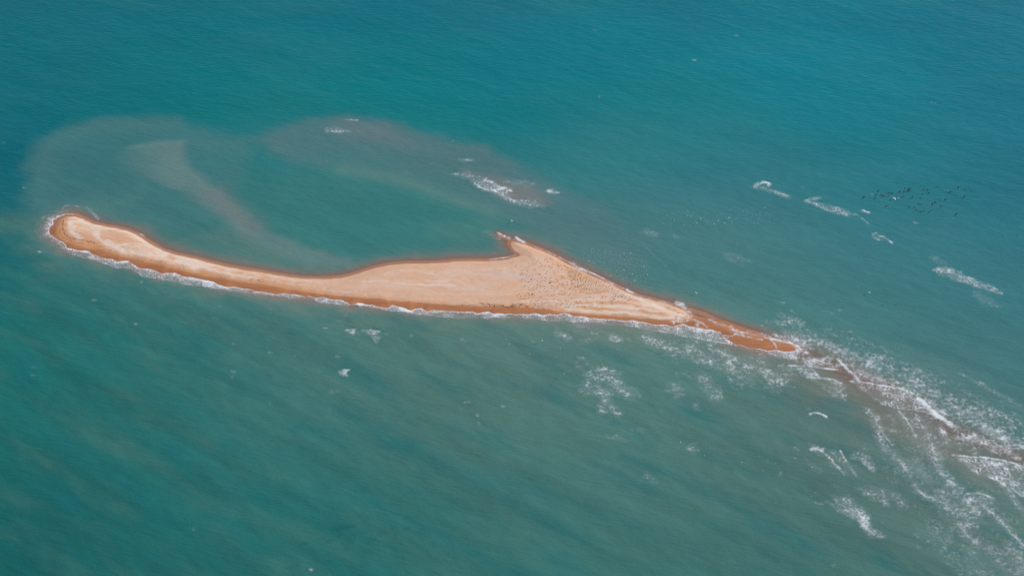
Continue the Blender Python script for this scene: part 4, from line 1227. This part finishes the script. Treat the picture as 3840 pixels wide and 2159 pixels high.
# --- the dark flock on the wing, right of the centre: wing tips traced in the photograph
FL = [
 (137,513,240,468,"dark seabird at the far left end of the flying flock"),
 (450,385,525,340,"dark seabird alone above the left rows of the flying flock"),
 (398,468,490,422,"dark seabird second from the left end of the flying flock, upper one"),
 (365,525,462,495,"dark seabird second from the left end of the flying flock, lower one"),
 (500,470,595,422,"dark seabird just above the overlapping pale-backed pair in the left rows"),
 (520,488,635,455,"pale-flecked dark seabird left of the overlapping pair in the left rows"),
 (640,430,737,378,"dark seabird leading the upper left pair of the flock"),
 (710,435,802,388,"dark seabird following close right in the upper left pair of the flock"),
 (630,478,720,462,"flying seabird with bright white body in the flock's left rows"),
 (690,563,772,525,"dark seabird just left of the bright white bird in the flock"),
 (815,573,880,530,"dark seabird banking steeply just below the bright white bird"),
 (595,693,685,650,"dark seabird alone below the left part of the flying flock"),
 (870,412,957,358,"dark seabird directly left of the tight knot at the flock's top"),
 (988,346,1055,285,"topmost steeply banked dark seabird above the tight knot of the flock"),
 (965,408,1045,355,"dark seabird overlapping the lower left of the flock's tight knot"),
 (1040,352,1150,300,"uppermost of the three overlapping dark seabirds in the tight knot"),
 (1060,382,1110,335,"short-looking middle one of three overlapping dark seabirds in the knot"),
 (1075,388,1153,332,"lowest of the three overlapping dark seabirds in the tight knot"),
 (938,493,1018,455,"pale-flecked dark seabird below the tight knot of the flock"),
 (1138,522,1210,460,"cross-shaped all dark seabird right of and below the tight knot"),
 (1367,355,1440,315,"left one of the upper middle pair of dark seabirds"),
 (1440,368,1510,325,"right one of the upper middle pair of dark seabirds"),
 (1345,447,1400,412,"small pale-headed dark seabird below the upper middle pair"),
 (1453,425,1542,380,"dark seabird with barred wings right below the upper middle pair"),
 (1297,525,1368,490,"faintly barred dark seabird in the empty middle of the flock"),
 (1260,640,1335,607,"pale-backed dark seabird of the close pair above the lower group"),
 (1315,650,1387,600,"all dark steeply banked seabird of the close pair above the lower group"),
 (1525,665,1610,600,"lower left bird of the long dark overlapping pair right of middle"),
 (1585,615,1672,565,"upper right bird of the long dark overlapping pair right of middle"),
 (1645,283,1710,262,"palest small seabird at the very top of the flock"),
 (1080,708,1140,662,"hunched dark seabird at the left end of the lower group"),
 (1180,695,1245,680,"smallest faint seabird of the flock's lower group"),
 (1205,770,1275,705,"thick steeply banked dark seabird in the lower group"),
 (1240,772,1325,727,"dark seabird tucked right behind the thick banked one below"),
 (1313,798,1385,750,"left one of the touching pair at the bottom of the lower group"),
 (1362,785,1437,752,"right one of the touching pair at the bottom of the lower group"),
 (1475,805,1525,765,"left bird of the pair at the right end of the lower group"),
 (1510,780,1582,742,"right bird of the pair at the right end of the lower group"),
 (1710,693,1780,650,"dark seabird alone right of the long overlapping pair"),
 (1780,550,1880,513,"barred dark seabird halfway between the long pair and the right birds"),
 (1875,407,1985,362,"wide-winged dark seabird left of the flock's right end"),
 (2045,320,2135,265,"highest all dark seabird near the flock's right end"),
 (2210,360,2270,320,"small hooked-looking dark seabird near the flock's right end"),
 (2320,370,2393,362,"flat pale seabird at the flock's far right end"),
 (2155,508,2260,457,"broad dark seabird with pale trail below the flock's right end"),
 (1995,875,2083,805,"lone dark seabird flying well below the right part of the flock"),
]
grp = "dark seabirds flying in a loose flock"
for i, (x1, y1, x2, y2, lab) in enumerate(FL):
    s = 5.3625
    zf = 118 + 10 * random.random()
    a = P(3200 + x1 / s, 650 + y1 / s, zf)
    b = P(3200 + x2 / s, 650 + y2 / s, zf)
    span = math.hypot(b[0] - a[0], b[1] - a[1])
    ang = math.atan2(b[1] - a[1], b[0] - a[0])          # wing axis on the ground plan
    v = [0, 1, 0, 2, 1, 0][i % 6] if "banked" not in lab else 2
    sc = 0.9 * min(0.98, max(0.62, span / 2.12))
    roll = 0.0
    bird("seabird", BIG[v], ((a[0] + b[0]) / 2, (a[1] + b[1]) / 2, zf), ang + math.pi / 2, lab, "bird", grp, roll=random.uniform(-.1, .1) + (0.35 if "bank" in lab else 0), s=sc)
x, y = P(3200 + 848 / 5.3625, 650 + 520 / 5.3625, 120)
bw_ = gull_flying(.3)
bird("white_seabird", bw_, (x, y, 120), 1.4, "single bright white bird flying in the middle of the dark flock", "bird", None, s=1.5)
for (u_, v_, lab) in ((3760, 884, "left one of two distant dark birds near the right edge"), (3813, 883, "right one of two distant dark birds near the right edge")):
    x, y = P(u_, v_, 30)
    bird("seabird", BIG[2], (x, y, 30), 2.2, lab, "bird", None, s=.55)
x, y = P(2061, 1061, 6)
bird("seabird", BIG[0], (x, y, 6), 2.6, "largest dark bird gliding low over the loose birds on the sand", "bird", None, s=.85)
x, y = P(1986, 962, 5)
bird("seabird", BIG[2], (x, y, 5), 2.9, "lone bird gliding over bare sand near the northern hook", "bird", None, s=.5)

def sample(polys, n, sep, r):
    out = []
    polyw = PL(polys)
    lo, hi = polyw.min(0), polyw.max(0)
    tries = 0
    while len(out) < n and tries < 40000:
        tries += 1
        x, y = r.uniform(lo[0], hi[0]), r.uniform(lo[1], hi[1])
        if not inside(np.array([x]), np.array([y]), polyw)[0]: continue
        if any((x - a) ** 2 + (y - b) ** 2 < sep * sep for a, b in out): continue
        out.append((x, y))
    return out

r = random.Random(11)
ZONES = [
 ([(1990,985),(2060,970),(2120,1000),(2112,1040),(1960,1062),(1940,1030)], 52, "dark seabird in the thin scatter below the northern hook", "seabirds in the thin scatter below the hook"),
 ([(1950,1062),(2110,1040),(2180,1030),(2180,1110),(1935,1132)], 105, "dark seabird in the loose middle of the beach flock", "seabirds in the flock's loose middle"),
 ([(2120,1000),(2160,1012),(2230,1040),(2290,1078),(2305,1102),(2200,1112),(2150,1082)], 190, "dark seabird in the densest crowd by the east shore", "seabirds crowded densest near the east shore"),
 ([(2290,1080),(2350,1105),(2400,1135),(2300,1130)], 44, "dark seabird in the flock's end towards the spit", "seabirds at the flock's right end"),
 ([(1990,1132),(2350,1116),(2385,1137),(2200,1160),(1980,1150)], 80, "dark seabird on striped sand below the beach flock", "seabirds along the flock's lower side"),
]
def parted(pts, lab, g, nx=3, ny=2):
    """say in which part of its cluster each bird is: columns by x, rows by distance"""
    pts = sorted(pts)
    cols = {1: [''], 2: ['left', 'right'], 3: ['left', 'middle', 'right']}[nx]
    out = []
    for c in range(nx):
        col = sorted(pts[c * len(pts) // nx:(c + 1) * len(pts) // nx], key=lambda q: -q[1])
        for k, q in enumerate(col):
            row = 'upper' if k < len(col) / 2 else 'lower'
            w = (row + ' ' + cols[c]).strip()
            out.append((q[0], q[1], lab + ', ' + w + ' part of it', g + ', ' + w))
    return out
allb = []
for poly, n, lab, g in ZONES:
    allb += parted(sample(poly, n, 0.75, r), lab, g)
allb.sort(key=lambda q: math.hypot(q[0], q[1]))
rest = bmesh.new()
for i, (x, y, lab, g) in enumerate(allb):
    z = ground_z(x, y) - 0.01
    rz = r.gauss(0.1, .4) + (math.pi if r.random() < .55 else 0)
    me = ST[r.randrange(3)]
    s = r.uniform(.50, .72)
    if i < 290:
        bird("standing_seabird", me, (x, y, z), rz, lab, "bird", g, s=s)
    else:
        t = bmesh.new()
        t.from_mesh(me)
        t.transform(Matrix.Translation((x, y, z)) @ Matrix.Rotation(rz, 4, 'Z') @ Matrix.Scale(s, 4))
        tm = bpy.data.meshes.new("tmp")
        t.to_mesh(tm)
        t.free()
        rest.from_mesh(tm)
        bpy.data.meshes.remove(tm)
tag(link(bpy.data.objects.new("seabird_flock", finish(rest, "seabird_flock", [M_BROWN, M_DARK]))), kind="stuff")

GZ = [
 ([(2170,950),(2215,925),(2300,945),(2400,955),(2435,1010),(2425,1062),(2380,1082),(2300,1052),(2230,1012),(2175,985)], 135, "white gull in the cluster off the east shore", "gulls on the water off the east shore"),
 ([(2500,805),(2600,780),(2800,775),(2920,805),(2900,832),(2700,850),(2560,868),(2480,845)], 92, "white gull in the flock far north-east of the sandbar", "gulls drifting far out north-east of the sandbar"),
 ([(1850,1265),(2200,1260),(2350,1320),(2330,1500),(2100,1480),(1980,1380)], 34, "white gull left of the branching foam web", "gulls left of the branching foam web"),
 ([(2080,1560),(2500,1580),(3400,1700),(3650,1800),(3500,2060),(2300,1800)], 34, "white gull among those scattered over the lower right sea", "gulls scattered at lower right"),
]
cnt = 0
for poly, n, lab, g in GZ:
    for (x, y, lab_, g_) in parted(sample(poly, n, 1.0, r), lab, g):
        if r.random() < .12:
            z = r.uniform(0.6, 2.0)
            bird("gull", GF[r.randrange(3)], (x, y, z), r.uniform(0, 6.28), lab_, "bird", g_, roll=r.uniform(-.3, .3), s=r.uniform(.6, .85))
        else:
            z = float(swell(np.array([x]), np.array([y]), 1.0)[0]) - 0.02
            bird("gull", GS, (x, y, z), r.uniform(0, 6.28), lab_, "bird", g_, s=r.uniform(.45, .72))
for (u_, v_, lab) in ((2571, 1096, "dark bird over the water close above the sandbar's narrowing end"), (2427, 1105, "dark bird over the shallows beside the narrowing end's shore"),
                      (2315, 1028, "dark bird among the white gulls off the east shore"), (2149, 970, "dark bird at the waterline above the swash on the east shore"),
                      (2077, 1364, "small dark bird over green water left of the branching foam web")):
    x, y = P(u_, v_, 3)
    bird("seabird", BIG[1], (x, y, 3), 1.5, lab, "bird", None, s=.5)
for (u_, v_, lab) in ((3261, 1098, "lone white gull on grey-teal water right of the spit's northern side"), (2612, 1100, "lone white gull just above the sandbar's narrowing end"),
                      (1921, 830, "single white gull above the northern hook")):
    x, y = P(u_, v_, 1)
    bird("gull", GF[1], (x, y, 1.2), 1.2, lab, "bird", None, s=1.2)
